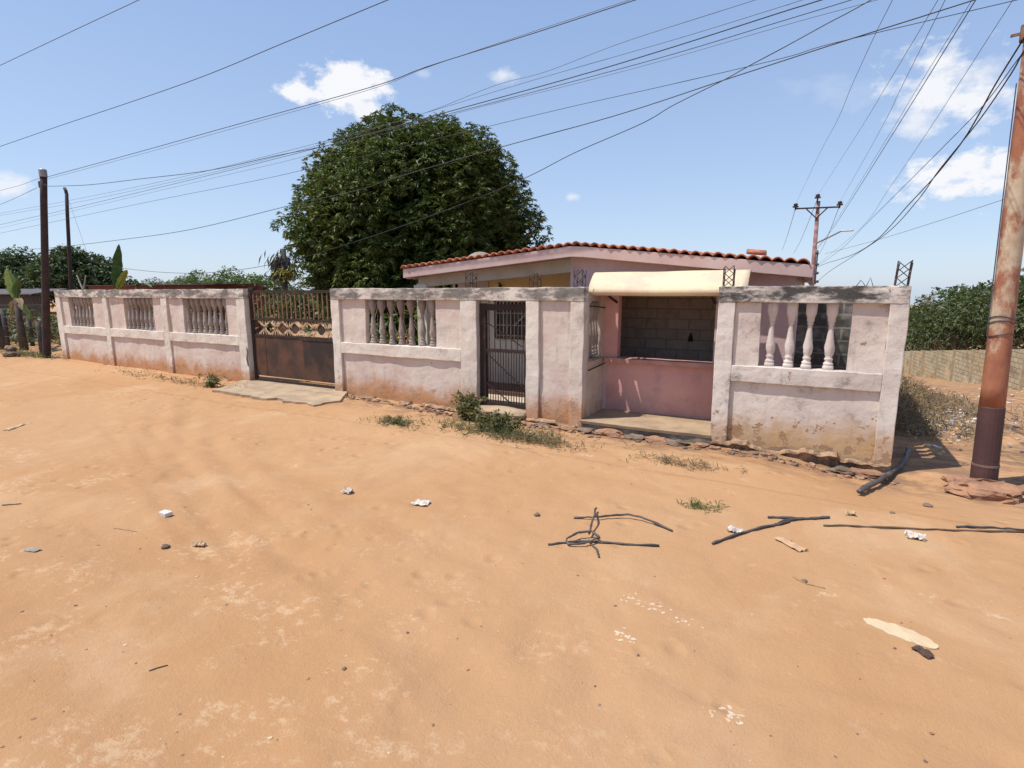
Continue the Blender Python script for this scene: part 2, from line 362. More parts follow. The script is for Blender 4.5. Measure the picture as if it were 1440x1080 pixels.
def gh(x, y):
    i = int(np.searchsorted(GX[0], x)); j = int(np.searchsorted(GY[:,0], y)); i = min(max(i,1),nx-1); j = min(max(j,1),ny-1)
    tx = (x-gx[i-1])/(gx[i]-gx[i-1]); ty = (y-gy[j-1])/(gy[j]-gy[j-1])
    return float((GZ[j-1,i-1]*(1-tx)+GZ[j-1,i]*tx)*(1-ty)+(GZ[j,i-1]*(1-tx)+GZ[j,i]*tx)*ty)
def gpt(px, py):                                   # pixel -> point on the ground
    z = 0.0
    for _ in range(5):
        p = atZ(px, py, z); z = gh(p.x, p.y)
    return Vector((p.x, p.y, z))
def groundmat():
    t = NT('orange_sand', .95, .1)
    a, b, c2 = (.465,.27,.14), (.43,.235,.112), (.5,.315,.175)
    c = t.mix(t.rng(t.noise(.22,5,.6), .38,.66), a, b)
    c = t.mix(t.rng(t.noise(.55,6,.65,t.vec(1,1,1,(5,9,0)),.6), .5,.72), c, c2)
    c = t.mix(t.m('MULTIPLY', t.rng(t.noise(1.2,7,.7,t.vec(.6,1.3,1,(2,0,0))), .56,.75), .32), c, (.38,.23,.14))
    w = t.m('MULTIPLY', t.rng(t.noise(2.3,8,.78,t.vec(1,1,1,(11,4,0)),.3), .6,.68), t.rng(t.noise(.5,3,.5,t.vec(1,1,1,(1,7,0))), .44,.62))
    c = t.mix(t.m('MULTIPLY', w, .6), c, (.68,.52,.34))
    sp = t.m('MULTIPLY', t.rng(t.noise(30,5,.75), .68,.76), .55); c = t.mix(sp, c, (.7,.56,.4))
    sp2 = t.m('MULTIPLY', t.rng(t.noise(38,4,.7,t.vec(1,1,1,(3,3,3))), .68,.74), .5); c = t.mix(sp2, c, (.25,.13,.075))
    c = t.mix(t.m('MULTIPLY', t.rng(t.noise(90,3,.7), .4,.8), .2), c, (.4,.22,.115))
    c = t.mix(t.m('MULTIPLY', t.rng(t.noise(6,8,.78,t.vec(1,1,1,(8,1,0))), .5,.7), .18), c, (.4,.23,.125))
    c = t.mix(t.m('MULTIPLY', t.rng(t.noise(4.5,9,.8,t.vec(1,1,1,(2,8,0))), .55,.7), .4), c, (.56,.38,.24))
    x, y, z = t.sep()
    ll = t.m('MULTIPLY', t.rng(x, .2, -1.8), t.rng(y, 4.2, 2.6))
    fk = t.rng(t.m('ADD', t.noise(11,8,.8,t.vec(1,1.3,1,(7,7,0))), t.m('MULTIPLY', t.m('SUBTRACT', t.noise(1.3,4,.6,t.vec(1,1,1,(3,5,0))), .5), .7)), .56, .68)
    c = t.mix(t.m('MULTIPLY', t.m('MULTIPLY', fk, ll), .42), c, (.64,.47,.3))
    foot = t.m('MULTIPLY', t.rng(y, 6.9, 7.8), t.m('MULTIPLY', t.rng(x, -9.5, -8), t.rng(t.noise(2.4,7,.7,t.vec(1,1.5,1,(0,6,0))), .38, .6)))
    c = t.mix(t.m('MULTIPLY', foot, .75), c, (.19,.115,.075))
    t.color(c)
    h = t.m('ADD', t.m('MULTIPLY', t.noise(7,9,.78), 1.1), t.m('MULTIPLY', t.noise(70,4,.75), .35))
    ft = t.rng(t.voro(3.4, t.vec(1,1.2,1)), .0, .32); h = t.m('ADD', h, t.m('MULTIPLY', t.m('MULTIPLY', ft, t.rng(t.noise(.6,3,.5,t.vec(1,1,1,(4,4,4))), .48,.6)), 1.6))
    h = t.m('ADD', h, t.m('MULTIPLY', t.voro(5.5, t.vec(1,1,1), 'SMOOTH_F1'), .5))
    t.bump(h, .65, .03); return t.mat
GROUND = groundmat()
idx = np.arange(nx*ny).reshape(ny, nx)
q = np.stack([idx[:-1,:-1], idx[:-1,1:], idx[1:,1:], idx[1:,:-1]], -1).reshape(-1,4)
g = npmesh('ground', np.stack([GX,GY,GZ], -1).reshape(-1,3), q, GROUND, smooth=True); g['kind'] = 'structure'
# ------------------------------------------------------------------ perimeter walls
YF, YB, REC = 8.1, 8.3, .052
ZT, ZC, ZR1, ZR0, ZBOT = 2.2, 1.98, 1.11, .88, -.35
def balmesh(mat):
    h = ZC-ZR1
    prof = [(0,.088),(.035,.09),(.05,.086),(.06,.07),(.07,.079),(.09,.077),(.1,.06),(.12,.055),(.135,.068),(.15,.066),(.165,.052),
            (.19,.06),(.22,.07),(.25,.075),(.28,.076),(.31,.074),(.34,.069),(.38,.062),(.42,.055),(.46,.049),(.5,.045),(.54,.041),(.58,.038),(.59,.05),(.605,.052),(.615,.041),(.625,.054),(.64,.06),
            (.66,.062),(.69,.07),(.72,.088),(.75,.096),(h,.1)]
    mb = MB().lathe(prof, n=16); out = []
    for x, y, z in mb.v:
        a = math.atan2(y, x); r_ = math.hypot(x, y); k = 1.0
        if .18 < z < .36: k = 1+.11*math.cos(5*a+z*26)
        elif .36 <= z < .57: k = 1+.1*math.cos(8*a)
        elif z > .68:                                   # squared head
            k = 1/max(abs(math.cos(a)),abs(math.sin(a)))**.75*.92
        elif z < .055: k = 1/max(abs(math.cos(a)),abs(math.sin(a)))**.5*.95
        out.append((x*k, y*k, z))
    mb.v = out; mb.jitter(.006, 24, 3)
    o = mb.build('baluster', mat, smooth=True)
    return o
BAL_P = {}
def baluster(parent, x, y, mat, z=ZR1):
    k = mat.name
    if k not in BAL_P:
        BAL_P[k] = o = balmesh(mat)
    else:
        o = BAL_P[k].copy(); col.objects.link(o)
    o.parent = parent; o.location = Vector((x,y,z))-parent.location; o.rotation_euler = (0,0,random.uniform(-.08,.08))
    s = random.uniform(.74,.8); o.scale = (s,s,1); o.rotation_euler.x = random.uniform(-.012,.012); o.rotation_euler.y = random.uniform(-.015,.015)
    return o
def wall_section(label, posts, openings, wm, pm, bm_, counts, seed, foot=True, gap=None):
    """posts [(x0,x1)], openings one per bay or None; gap = index of bay left open for a gate"""
    x0, x1 = posts[0][0], posts[-1][1]
    w = thing('perimeter_wall', ((x0+x1)/2, 8.2, 0), label, 'wall', 'balustraded front walls')
    fr = MB(); pn = MB(); SG = .09
    for a, b in posts: fr.box(a, b, YF, YB, ZBOT, ZC, seg=SG)
    fr.box(x0, x1, YF-.004, YB+.004, ZC, ZT, seg=SG)
    bal = []
    for i, (a, b) in enumerate(zip(posts[:-1], posts[1:])):
        p, q = a[1], b[0]
        if gap == i: continue
        op = openings[i]
        if op is None:
            pn.box(p, q, YF+REC, YB-.03, ZBOT, ZC, seg=SG); continue
        fr.box(p, q, YF, YB, ZR0, ZR1, seg=SG)
        pn.box(p, q, YF+REC, YB-.03, ZBOT, ZR0, seg=SG)
        pn.box(p, op[0], YF+REC, YB-.03, ZR1, ZC, seg=SG); pn.box(op[1], q, YF+REC, YB-.03, ZR1, ZC, seg=SG)
        n = counts[i]
        if isinstance(n, int): xs = [op[0]+(op[1]-op[0])*(k+.5)/n for k in range(n)]
        else: xs = n
        bal += xs
    fr.jitter(.013, 2.3, seed).jitter(.006, 8, seed+2); pn.jitter(.011, 2.0, seed+5).jitter(.004, 7, seed)
    fr.build('frame', wm, w, bevel=.01); pn.build('infill_panel', pm, w)
    for x in bal: baluster(w, x+random.uniform(-.008,.008), 8.232, bm_)
    if foot:
        ft = MB(); n = int((x1-x0)/.045); vs = []; fs = []
        for i in range(n+1):
            x = x0+(x1-x0)*i/n
            if gap is not None and posts[gap][1]-.02 < x < posts[gap+1][0]+.02: pass
            a = mnoise.noise(Vector((x*1.7, seed, 0))); b = mnoise.noise(Vector((x*7, seed, 5))); c = mnoise.noise(Vector((x*15, 2, seed)))
            st = mnoise.cell(Vector((x*4.5,seed,0))); d = .06+.07*a+.05*b+.04*c+.05*(st-.5); zt = -.005+.03*a+.03*b+.025*c+.05*(st-.5); zg = gh(x, 7.95)-.08
            vs += [(x, YF+.02, zt+.03), (x, YF-max(.02,d)*.5, zt+.015+.012*c), (x, YF-max(.03,d), zt-.012+.012*b), (x, YF-max(.02,d)+.05+.02*c, zt-.05), (x, YF-.01+.01*b, zg)]
        for i in range(n):
            for j in range(4): k = i*5+j; fs.append((k,k+5,k+6,k+1))
        ft.add(vs, fs); ft.build('footing', FOOT, w, fix=False)
    return w
FOOT = NT('crumbling_footing', .95, .1)
FOOT.color(FOOT.mix(FOOT.rng(FOOT.noise(6,6,.7),.4,.65), (.42,.27,.17), (.13,.085,.06))); FOOT.bump(FOOT.noise(16,6,.7), .9, .03); FOOT = FOOT.mat
wl = wall_section('long white balustraded wall left of the driveway gate', [(-20.66,-20.35),(-17.82,-17.58),(-14.9,-14.64),(-11.8,-11.5)],
    [(-19.93,-18.5),(-16.8,-15.35),(-14.01,-12.25)], WALL, PANEL, BAL, [7,7,8], 1.0)
wm_ = wall_section('white balustraded wall with the narrow barred gate in it', [(-8.72,-8.49),(-5.51,-5.17),(-4.19,-3.95),(-3.39,-3.16)],
    [(-7.83,-6.09),None,None], WALL, PANEL, BAL, [7,0,0], 2.0, gap=1)
xs = [atY(p, 480, 8.2).x for p in (1084,1110,1137,1167)]
wr = wall_section('stained white wall at the street corner with four white balusters', [(-1.17,-.94),(.83,1.02)],
    [(-.61,.44)], WALLW, PANELW, BALW, [xs], 3.0)
def rebar(parent, x, y, h, w=.14, lean=0.0, n=3, name='rebar_stub'):
    mb = MB()
    cs = [(-w/2,-w/2),(w/2,-w/2),(w/2,w/2),(-w/2,w/2)]
    for i, (a, b) in enumerate(cs):
        mb.tube([(x+a,y+b,ZT-.05),(x+a+lean*.5,y+b,ZT+h*.5),(x+a+lean,y+b+.01*i,ZT+h*(.85+.15*random.random()))], .0065, 5)
    for k in range(n):
        z = ZT+h*(k+.5)/n*.95; tw = .06*(1 if k % 2 else -1)
        for i in range(4):
            a, b = cs[i], cs[(i+1) % 4]; l = lean*(z-ZT)/h
            mb.tube([(x+a[0]+l,y+a[1],z-tw*(1 if i % 2 else -1)),(x+b[0]+l,y+b[1],z+tw*(1 if i % 2 else -1))], .005, 4)
    return mb.build(name, REBAR, parent)
rebar(wm_, -5.33, 8.2, .27); rebar(wm_, -4.07, 8.2, .22); rebar(wm_, -3.28, 8.2, .27)
rebar(wr, -1.06, 8.2, .28, .13); rebar(wr, .92, 8.2, .3, .13, .02)
o = MB().tube([(.44,8.2,ZT-.03),(.5,8.2,ZT+.07),(.55,8.19,ZT)], .005, 4).tube([(.56,8.22,ZT-.02),(.6,8.21,ZT+.1),(.64,8.22,ZT-.02)], .005, 4).build('bent_wire', REBAR, wr)
# crack with a broken strip on the pier beside the driveway gate
o = MB().tube([(-11.52,8.092,.42),(-11.545,8.09,.6),(-11.5,8.088,.75),(-11.53,8.09,.86)], [.012,.02,.016,.01], 5).jitter(.012,30,2).build('broken_edge', DCONC, wl)
# wall that closes the corner along the side street (seen through its shadow)
we = thing('side_street_wall', (.945,9.6,0), 'low balustraded wall running back along the side street from the corner', 'wall')
fr = MB(); XA, XB = .87, 1.02
fr.box(XA,XB,8.3,8.42,ZBOT,ZC,seg=.15); fr.box(XA,XB,9.5,9.75,ZBOT,ZC,seg=.15); fr.box(XA,XB,8.3,12.2,ZC,ZT,seg=.15); fr.box(XA,XB,8.42,9.5,ZR0,ZR1,seg=.15)
fr.jitter(.01,2.3,7).build('frame', WALLW, we)
MB().box(XA+.03,XB-.03,8.42,9.5,ZBOT,ZR0).box(XA+.03,XB-.03,9.75,12.2,ZBOT,ZC).build('infill_panel', PANELW, we)
for k in range(5): baluster(we, .945, 8.55+.21*k, BALW)
# mouldy block wall closing the little court behind the corner
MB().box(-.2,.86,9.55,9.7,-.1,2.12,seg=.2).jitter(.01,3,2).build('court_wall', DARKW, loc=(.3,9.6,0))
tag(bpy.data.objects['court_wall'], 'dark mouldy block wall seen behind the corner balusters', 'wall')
# kiosk side wall, with balusters facing the kiosk floor
wk = thing('kiosk_side_wall', (-3.26,8.7,0), 'short shaded side wall of the kiosk recess with stained balusters', 'wall')
fr = MB(); A, B = -3.36, -3.16
fr.box(A,B,8.3,8.36,ZBOT,ZC,seg=.12).box(A,B,8.92,9.1,ZBOT,2.3,seg=.12).box(A,B,8.36,8.92,ZBOT,ZR1-.06,seg=.12).box(A,B,8.304,8.92,ZC,2.13,seg=.12)
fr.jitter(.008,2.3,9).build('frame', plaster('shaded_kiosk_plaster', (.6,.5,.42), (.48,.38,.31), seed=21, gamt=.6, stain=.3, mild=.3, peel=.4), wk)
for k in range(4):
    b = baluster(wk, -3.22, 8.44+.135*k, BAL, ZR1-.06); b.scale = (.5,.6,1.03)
MB().tube([(-3.2,8.31,1.9),(-3.1,8.36,1.9),(-3.12,9.0,1.86)], .011, 6).tube([(-3.13,8.28,.86),(-3.12,9.05,.9)], .01, 6).build('iron_rod', IRON, wk)
MB().box(-3.2,-3.1,8.32,8.9,ZR1-.1,ZR1-.055).jitter(.012,9,3).build('sill', DCONC, wk)
# ------------------------------------------------------------------ driveway slab and driveway gate
def slab(name, poly, z0f, th, mat, jag=.05, seed=1, step=.12):
    pts = []
    n = len(poly)
    for i in range(n):
        a = Vector((*poly[i][:2],0)); b = Vector((*poly[(i+1)%n][:2],0)); k = max(1,int((b-a).length/step)); j = poly[i][2]
        for s in range(k):
            p = a.lerp(b, s/k); d = mnoise.noise_vector(Vector((p.x*3+seed, p.y*3, seed)))+mnoise.noise_vector(Vector((p.x*9+seed, p.y*9, seed)))*.5
            pts.append((p.x+d.x*jag*j, p.y+d.y*jag*j))
    m = MB(); k = len(pts)
    vs = [(x,y,z0f(x,y)) for x, y in pts]+[(x+.01,y+.01,z0f(x,y)-th) for x, y in pts]
    m.add(vs, [tuple(range(k))]+[(i,(i+1)%k,(i+1)%k+k,i+k) for i in range(k)])
    return m.build(name, mat)
e = [gpt(*p) for p in ((300,552),(380,563),(440,571),(478,566))]
ramp = slab('driveway', [(-8.72,8.4,0),(-11.5,8.4,0),(-11.75,8.05,.6),(e[0].x,e[0].y,1.4),(e[1].x,e[1].y,1.6),(e[2].x,e[2].y,1.5),(e[3].x,e[3].y,1),(-8.3,8.0,.5)],
    lambda x, y: .045+.03*sstep(7.2,8.2,y)+.01*mnoise.noise(Vector((x*2,y*2,0))), .14, CONC, .09)
ramp['kind'] = 'structure'
gt = thing('driveway_gate', (-10.1,8.25,.05), 'rusty steel driveway gate with barred top and dark sheet lower half', 'gate')
gy0 = 8.24
def zpx(px, py): return atY(px, py, gy0).z
zt_ = 2.17; zm = 1.52; zs = 1.14; zb = .2
X0, X1 = -11.47, -8.74
fm = MB(); fm.box(X0,X0+.07,gy0-.03,gy0+.03,zb-.1,zt_,); fm.box(X1-.05,X1,gy0-.03,gy0+.03,zb-.1,zt_)
for z, h in ((zt_-.06,.06),(zm-.03,.05),(zs-.02,.045),(zb-.12,.05)): fm.box(X0+.07,X1-.05,gy0-.025,gy0+.025,z,z+h)
fm.build('gate_frame', IRON, gt)
br = MB(); n = 19
for k in range(n):
    x = X0+.12+(X1-X0-.2)*k/(n-1); br.box(x-.014,x+.014,gy0-.011,gy0+.011,zm+.02,zt_-.06)
br.build('bar_grille', RUSTBAR, gt)
orn = MB(); no = 6
for k in range(no):
    cx = X0+.45+(X1-X0-.7)*k/(no-1)
    for a in (-62,-38,-14,14,38,62):
        dx = math.sin(R(a))*.24; 
        orn.bar((cx-dx,gy0-.012+.004*(a>0),zs+.03),(cx+dx,gy0-.012+.004*(a>0),zm-.035),.02,.006)
orn.build('star_ornament', ORN, gt)
sh = MB(); xs_ = X0+(X1-X0)*.62
for k in (1,2,4):
    cx = X0+.45+(X1-X0-.7)*(k+.5)/(no-1); sh = MB()
    sh.prism([(cx+.12*math.cos(a*math.pi/5),(zs+zm)/2+.12*math.sin(a*math.pi/5)) for a in range(10)], 'y', gy0+.006, gy0+.012)
    sh.build('rusty_disc', RUSTSHEET, gt)
MB().box(X0+.07,xs_-.002,gy0-.012,gy0-.006,zb,zs-.02).box(X0+.42,X0+.45,gy0-.018,gy0-.012,zb,zs-.02).build('sheet_panel', RUSTSHEET, gt)
MB().box(xs_+.002,X1-.05,gy0-.018,gy0-.012,zb,zs-.02).box(xs_-.03,X1-.05,gy0-.03,gy0-.018,zs-.055,zs-.02).build('sheet_panel', DARKSHEET, gt)
for x in (X0+.3, X1-.4): MB().box(x-.03,x+.03,gy0-.02,gy0+.02,.04,zb-.12).build('gate_foot', IRON, gt)
MB().box(X0,X1,gy0-.03,gy0+.03,.04,.07).build('gate_track', IRON, gt)
MB().box(-11.46,-11.3,8.2,8.32,2.17,2.24).build('hinge_cap', IRON, gt)
# ------------------------------------------------------------------ pedestrian gate
pg = thing('pedestrian_gate', (-4.68,8.24,.05), 'narrow dark barred gate between white piers', 'gate')
y0 = 8.22; a, b = -5.15, -4.21; zt2, zm2, zb2 = 1.93, 1.11, .11
f_ = MB().box(a,a+.11,y0-.03,y0+.05,.02,zt2).box(b-.035,b,y0-.025,y0+.025,zb2,zt2-.02)
f_.box(a+.11,b,y0-.03,y0+.03,zt2-.12,zt2-.01).box(a+.11,b-.035,y0-.02,y0+.02,zm2-.03,zm2+.03).box(a+.11,b-.035,y0-.02,y0+.02,zb2,zb2+.07)
f_.build('gate_frame', IRON, pg)
g1 = MB()
for k in range(7): x = a+.17+(b-a-.26)*k/6; g1.tube([(x,y0,zm2+.02),(x,y0,zt2-.1)], .008, 6)
for k in range(15): x = a+.14+(b-a-.2)*k/14; g1.tube([(x,y0,zb2+.05),(x,y0,zm2-.02)], .008, 6)
g1.build('bar_grille', IRON, pg)
g2 = MB().bar((a+.1,y0-.015,1.62),(b-.1,y0-.015,1.2),.018,.008).bar((a+.1,y0-.015,1.08),(b-.04,y0-.015,.46),.02,.008).bar((a+.1,y0-.015,.53),(-4.45,y0-.015,.14),.02,.008)
g2.build('brace', IRON, pg)
# ------------------------------------------------------------------ house
hs = thing('pink_house', (-3.7,12.5,0), 'low pink house with a red tiled gable roof behind the wall', 'house')
YG = 8.8; YW = 9.1; YR = 17.0
XL, XA_, XR = -7.37, -3.64, -.04
def ztop(x): return 2.585+(2.9-2.585)*(x-XL)/(XA_-XL) if x < XA_ else 2.9+(2.495-2.9)*(x-XA_)/(XR-XA_)
def zbot(x): return ztop(x)-.17-(.02 if abs(x-XA_) < .3 else 0)
roof = MB()
XS = [XL+.02+(XR-XL-.04)*i/24 for i in range(25)]
poly = [(x, ztop(x)-.01) for x in XS]+[(x, ztop(x)-.13) for x in XS[::-1]]
roof.prism(poly, 'y', YG+.1, YR-.1)
rf = roof.build('roof', SOFF, hs)
fa = MB(); poly = [(x, ztop(x)) for x in [XL+(XR-XL)*i/30 for i in range(31)]]
poly += [(x, ztop(x)-.175) for x, _ in poly[::-1]]
fa.prism(poly, 'y', YG, YG+.1)
for (xa, xb) in ((XL, XL+.1), (XR-.1, XR)): fa.box(xa, xb, YG+.1, YR, ztop(xa)-.19, ztop((xa+xb)/2)-.02)
fa.build('fascia', FASC, rf, bevel=.006)
# clay barrel tiles: half-round ridges, lapped courses
per = .163; nt = int((XR-XL+.1)/per); vs = []; fs = []; sub = 8; cols_ = nt*sub+1
rows = []; yy = YG-.025; ncr = 23
for r_ in range(ncr):
    rows.append((yy+r_*.36, .022)); rows.append((yy+(r_+1)*.36-.002, 0.0))
TZ = []
for ri, (y, lift) in enumerate(rows):
    for c in range(cols_):
        x = XL-.05+c*per/sub; ph = (c % sub)/sub; k = c//sub
        hgt = .05*abs(math.sin(math.pi*ph))**.8 if True else 0
        jit = .012*mnoise.noise(Vector((k*3.1, (ri//2)*1.7, 0)))
        yj = (.03*mnoise.noise(Vector((k*5.3, ri*.9, 4))) if ri == 0 else 0)
        xc = min(max(x,XL),XR)
        vs.append((x, y+yj, ztop(xc)+.008+hgt+jit+lift))
for ri in range(len(rows)-1):
    for c in range(cols_-1): k = ri*cols_+c; fs.append((k,k+1,k+cols_+1,k+cols_))
tl = MB(); tl.add(vs, fs); t_o = tl.build('roof_tiles', TILE, rf, smooth=True, fix=False)
sm = t_o.modifiers.new('thick','SOLIDIFY'); sm.thickness = .018; sm.offset = -1
# walls
hw = MB()
def wp(m, x0, x1, y0, y1, z0, z1): m.box(x0,x1,y0,y1,z0,z1)
hw.prism([(-1.34,.0),(-.25,.0),(-.25,ztop(-.25)-.14),(-1.34,ztop(-1.34)-.14)], 'y', YW, YW+.15)      # right of the kiosk hatch
hw.prism([(-2.92,2.08),(-1.34,2.08),(-1.34,ztop(-1.34)-.14),(-2.92,ztop(-2.92)-.14)], 'y', YW, YW+.15)  # over the hatch
hw.prism([(-3.82,.0),(-2.92,.0),(-2.92,ztop(-2.92)-.14),(XA_,ztop(XA_)-.14),(-3.82,ztop(-3.82)-.14)], 'y', YW, YW+.15)
hw.box(-.4,-.25,YW+.15,YR-.3,0,2.44); hw.box(-3.82,-3.67,YW+.15,YR-.3,0,2.74)
hw.build('front_wall', PINKP, hs)
MB().box(-3.17,-2.92,YW-.012,YW-.002,1.0,2.3).box(-2.925,-2.915,YW-.01,YW+.16,1.0,2.08).build('hatch_jamb', PINK, hs)
MB().box(-3.1,-1.3,YW-.006,YW+.14,.0,.93).build('counter_front', PINK, hs)
MB().box(-3.12,-1.25,YW-.1,YW+.35,.93,1.0,seg=.15).jitter(.006,5,2).build('counter_top', plain('pink_counter', (.5,.27,.23), (.36,.2,.17), scale=4), hs)
MB().box(-3.67,-.4,11.0,11.15,0,2.5).build('block_wall', BLOCK, hs)
MB().box(-3.67,-.4,YW+.15,11.0,-.02,.05).build('kiosk_room_floor', CONC, hs)
MB().box(-7.2,-3.82,10.4,10.55,0,2.74).build('porch_wall', YEL, hs)
MB().box(-7.4,-3.4,8.32,9.45,-.1,.05).build('courtyard_paving', plain('pale_courtyard_cement', (.55,.46,.36), (.45,.36,.27)), hs)
MB().box(-7.2,-3.83,9.45,10.4,-.05,.13).build('porch_floor', plain('dark_red_porch_floor', (.14,.08,.06), (.1,.06,.05), rough=.5), hs)
MB().prism([(-7.22,zbot(-7.22)-.0),(-3.82,zbot(-3.82)+.02),(-3.82,zbot(-3.82)-.22),(-7.22,zbot(-7.22)-.2)], 'y', YW, YW+.18).build('porch_beam', BEAM, hs)
MB().box(-7.26,-7.02,YW-.01,YW+.2,0,2.3).box(-7.3,-6.98,YW-.05,YW+.24,2.2,2.27).build('porch_column', CREAM, hs)
MB().box(-7.25,-7.1,10.4,YR-.3,0,2.38).box(-7.1,-.4,YR-.45,YR-.3,0,2.38).build('rear_wall', CREAM, hs)
MB().box(-7.1,-6.3,10.36,10.4,.13,2.4).build('painted_sunlit_strip', CREAM, hs)  # cream strip painting the sunlit left part of the porch wall
win = MB().box(-6.12,-6.04,10.33,10.4,1.12,2.0).box(-5.2,-5.12,10.33,10.4,1.12,2.0).box(-6.04,-5.2,10.33,10.4,1.92,2.0).box(-6.04,-5.2,10.33,10.4,1.12,1.18).box(-5.72,-5.66,10.33,10.4,1.18,1.92).build('window', plain('brown_window_frame', (.16,.09,.06)), hs)
MB().box(-6.04,-5.2,10.385,10.395,1.18,1.92).build('pane', GLASS, win)
wg = MB()
for k in range(11): x = -6.06+k*.09; wg.bar((x,10.31,1.14),(x,10.31,1.98),.016)
for z in (1.2,1.42,1.68,1.93): wg.bar((-6.07,10.31,z),(-5.15,10.31,z),.016)
wg.bar((-5.62,10.3,1.42),(-5.3,10.3,1.68),.02)
wg.build('window_grille', WHITEM, win)
o = MB().lathe([(0,.03),(.07,.045),(.08,.0)], (-5.95,10.3,2.22), 8).tube([(-6.05,10.38,2.32),(-5.95,10.3,2.32),(-5.95,10.3,2.28)], .012, 5).build('porch_lamp', IRON, hs)
MB().lathe([(0,.05),(.05,.045),(.12,.02),(.16,.012)], (-2.05,10.96,1.18), 10).build('wall_socket', IRON, hs)
# kiosk floor slab and awning
kf = slab('kiosk_floor', [(-1.16,9.1,0),(-3.16,9.1,0),(-3.17,8.03,.3),(-2.3,8.02,.6),(-1.6,8.03,.6),(-1.16,8.06,.2)], lambda x, y: .075, .045, FLOORC, .04, 3)
kf['kind'] = 'structure'
ks = slab('kiosk_step', [(-1.16,8.3,0),(-3.15,8.3,0),(-3.17,8.07,.5),(-2.3,8.06,.9),(-1.6,8.07,.9),(-1.15,8.08,.4)], lambda x, y: .028, .2, DCONC, .05, 8)
ks['kind'] = 'structure'
aw = MB()
prof = [(8.76,2.445),(8.68,2.443),(8.62,2.425),(8.55,2.375),(8.48,2.31),(8.42,2.24),(8.375,2.17),(8.358,2.125),(8.375,2.088),(8.43,2.068),(8.5,2.062)]
inn = [(y+.03 if y < 8.5 else y, z-.03 if z > 2.2 else z+.02) for y, z in prof[::-1]]
NXA = 26; vs = []; fs = []; pr = prof+inn; k = len(pr); xa0, xa1 = -3.2, -.83
for i in range(NXA+1):
    x = xa0+(xa1-xa0)*i/NXA; e_ = 1.0
    dl = (x-xa0)/.22
    for (y, z) in pr:
        s = 1
        cz, cy = 2.27, 8.6
        vs.append((x, cy+(y-cy)*s+.006*mnoise.noise(Vector((x*2,y*3,z*3))), cz+(z-cz)*s+.008*mnoise.noise(Vector((x*1.6,z*2,3)))))
for i in range(NXA):
    for j in range(k): a_ = i*k+j; b_ = i*k+(j+1)%k; fs.append((a_,b_,b_+k,a_+k))
fs.append(tuple(range(k))); fs.append(tuple(NXA*k+j for j in range(k))[::-1])
aw.add(vs, fs); awn = thing('awning', (-2,8.6,2.2), 'cream rounded metal awning over the kiosk hatch', 'awning')
aw.build('hood', AWN, awn, smooth=True)
for x in (-2.95,-1.35): MB().bar((x,8.42,2.12),(x,9.1,1.95),.03).bar((x,8.5,2.1),(x,9.1,2.35),.03).build('bracket', IRON, awn)
# loose tile and satellite dish on the roof
lt = MB(); vs = []; fs = []
for i in range(2):
    for j in range(9):
        an = math.pi*j/8; vs.append((-.95+i*.27, 9.15+.09*math.cos(an), .07*math.sin(an)+.0))
for j in range(8): fs.append((j,j+1,j+10,j+9))
lt.add([(x,y,z+ztop(-.8)+.1+(.02 if x < -.8 else -.01)) for x,y,z in vs], fs)
o = lt.build('loose_roof_tile', TILE, loc=(-.8,9.15,ztop(-.8)+.1), smooth=True); o.modifiers.new('t','SOLIDIFY').thickness = .015
tag(o, 'loose clay tile lying askew on the right slope of the roof', 'roof tile')
p = atY(673, 357, 11.0); dsh = thing('satellite_dish', (p.x,11.0,ztop(p.x)), 'old grey satellite dish on the left slope of the roof', 'satellite dish')
d_ = MB(); vs = []; fs = []; nr, na = 5, 20
for i in range(nr+1):
    rr = .36*i/nr
    for j in range(na):
        an = 2*math.pi*j/na; vs.append((rr*math.cos(an), .12*(rr/.36)**2, rr*math.sin(an)))
for i in range(nr):
    for j in range(na): fs.append((i*na+j,i*na+(j+1)%na,(i+1)*na+(j+1)%na,(i+1)*na+j))
M_ = Matrix.Rotation(R(-38),4,'X') @ Matrix.Rotation(R(20),4,'Z')
zc_ = p.z-.15
d_.add([M_ @ Vector(v)+Vector((p.x,11.0,zc_)) for v in vs], fs)
o = d_.build('reflector', plain('dish_grey', (.27,.24,.2), (.2,.17,.14)), dsh, smooth=True); o.modifiers.new('t','SOLIDIFY').thickness = .01
MB().tube([(p.x,11.05,ztop(p.x)-.02),(p.x,11.05,zc_)], .025, 8).tube([(p.x,11.0,zc_-.3),(p.x-.02,10.72,zc_-.15),(p.x,10.6,zc_+.05)], .012, 6).build('mast', GREYM, dsh)
# ------------------------------------------------------------------ poles
PB = gpt(1382, 684); PB.z = gh(PB.x, PB.y)
ptop = atY(1427, 300, PB.y); lean = (ptop.x-PB.x)/(ptop.z-PB.z)
def pp(z): return Vector((PB.x+lean*z, PB.y, PB.z+z))
rp = thing('utility_pole', PB, 'tall rusty cream steel pole with dark maroon foot at the right corner', 'utility pole')
mb = MB(); mb.tube([pp(.98+.25*i) for i in range(30)], [.118-.0016*i for i in range(30)], 20); mb.jitter(.006,3,1).build('shaft', POLE, rp, smooth=True)
MB().tube([pp(-.2),pp(.3),pp(.31),pp(.99),pp(1.0)], [.128,.128,.124,.122,.117], 20).build('base_sleeve', POLEB, rp, smooth=False)
MB().tube([pp(.29),pp(.315)], .1315, 20).build('weld_ring', plain('ring_steel',(.22,.14,.12)), rp)
mb = MB()
for z in (1.83, 1.97, 2.02):
    mb.tube([pp(z)+Vector((math.cos(a)*.118, math.sin(a)*.118, .02*math.sin(a*2+z*9))) for a in [i*math.pi/8 for i in range(17)]], .006, 5, cap=False)
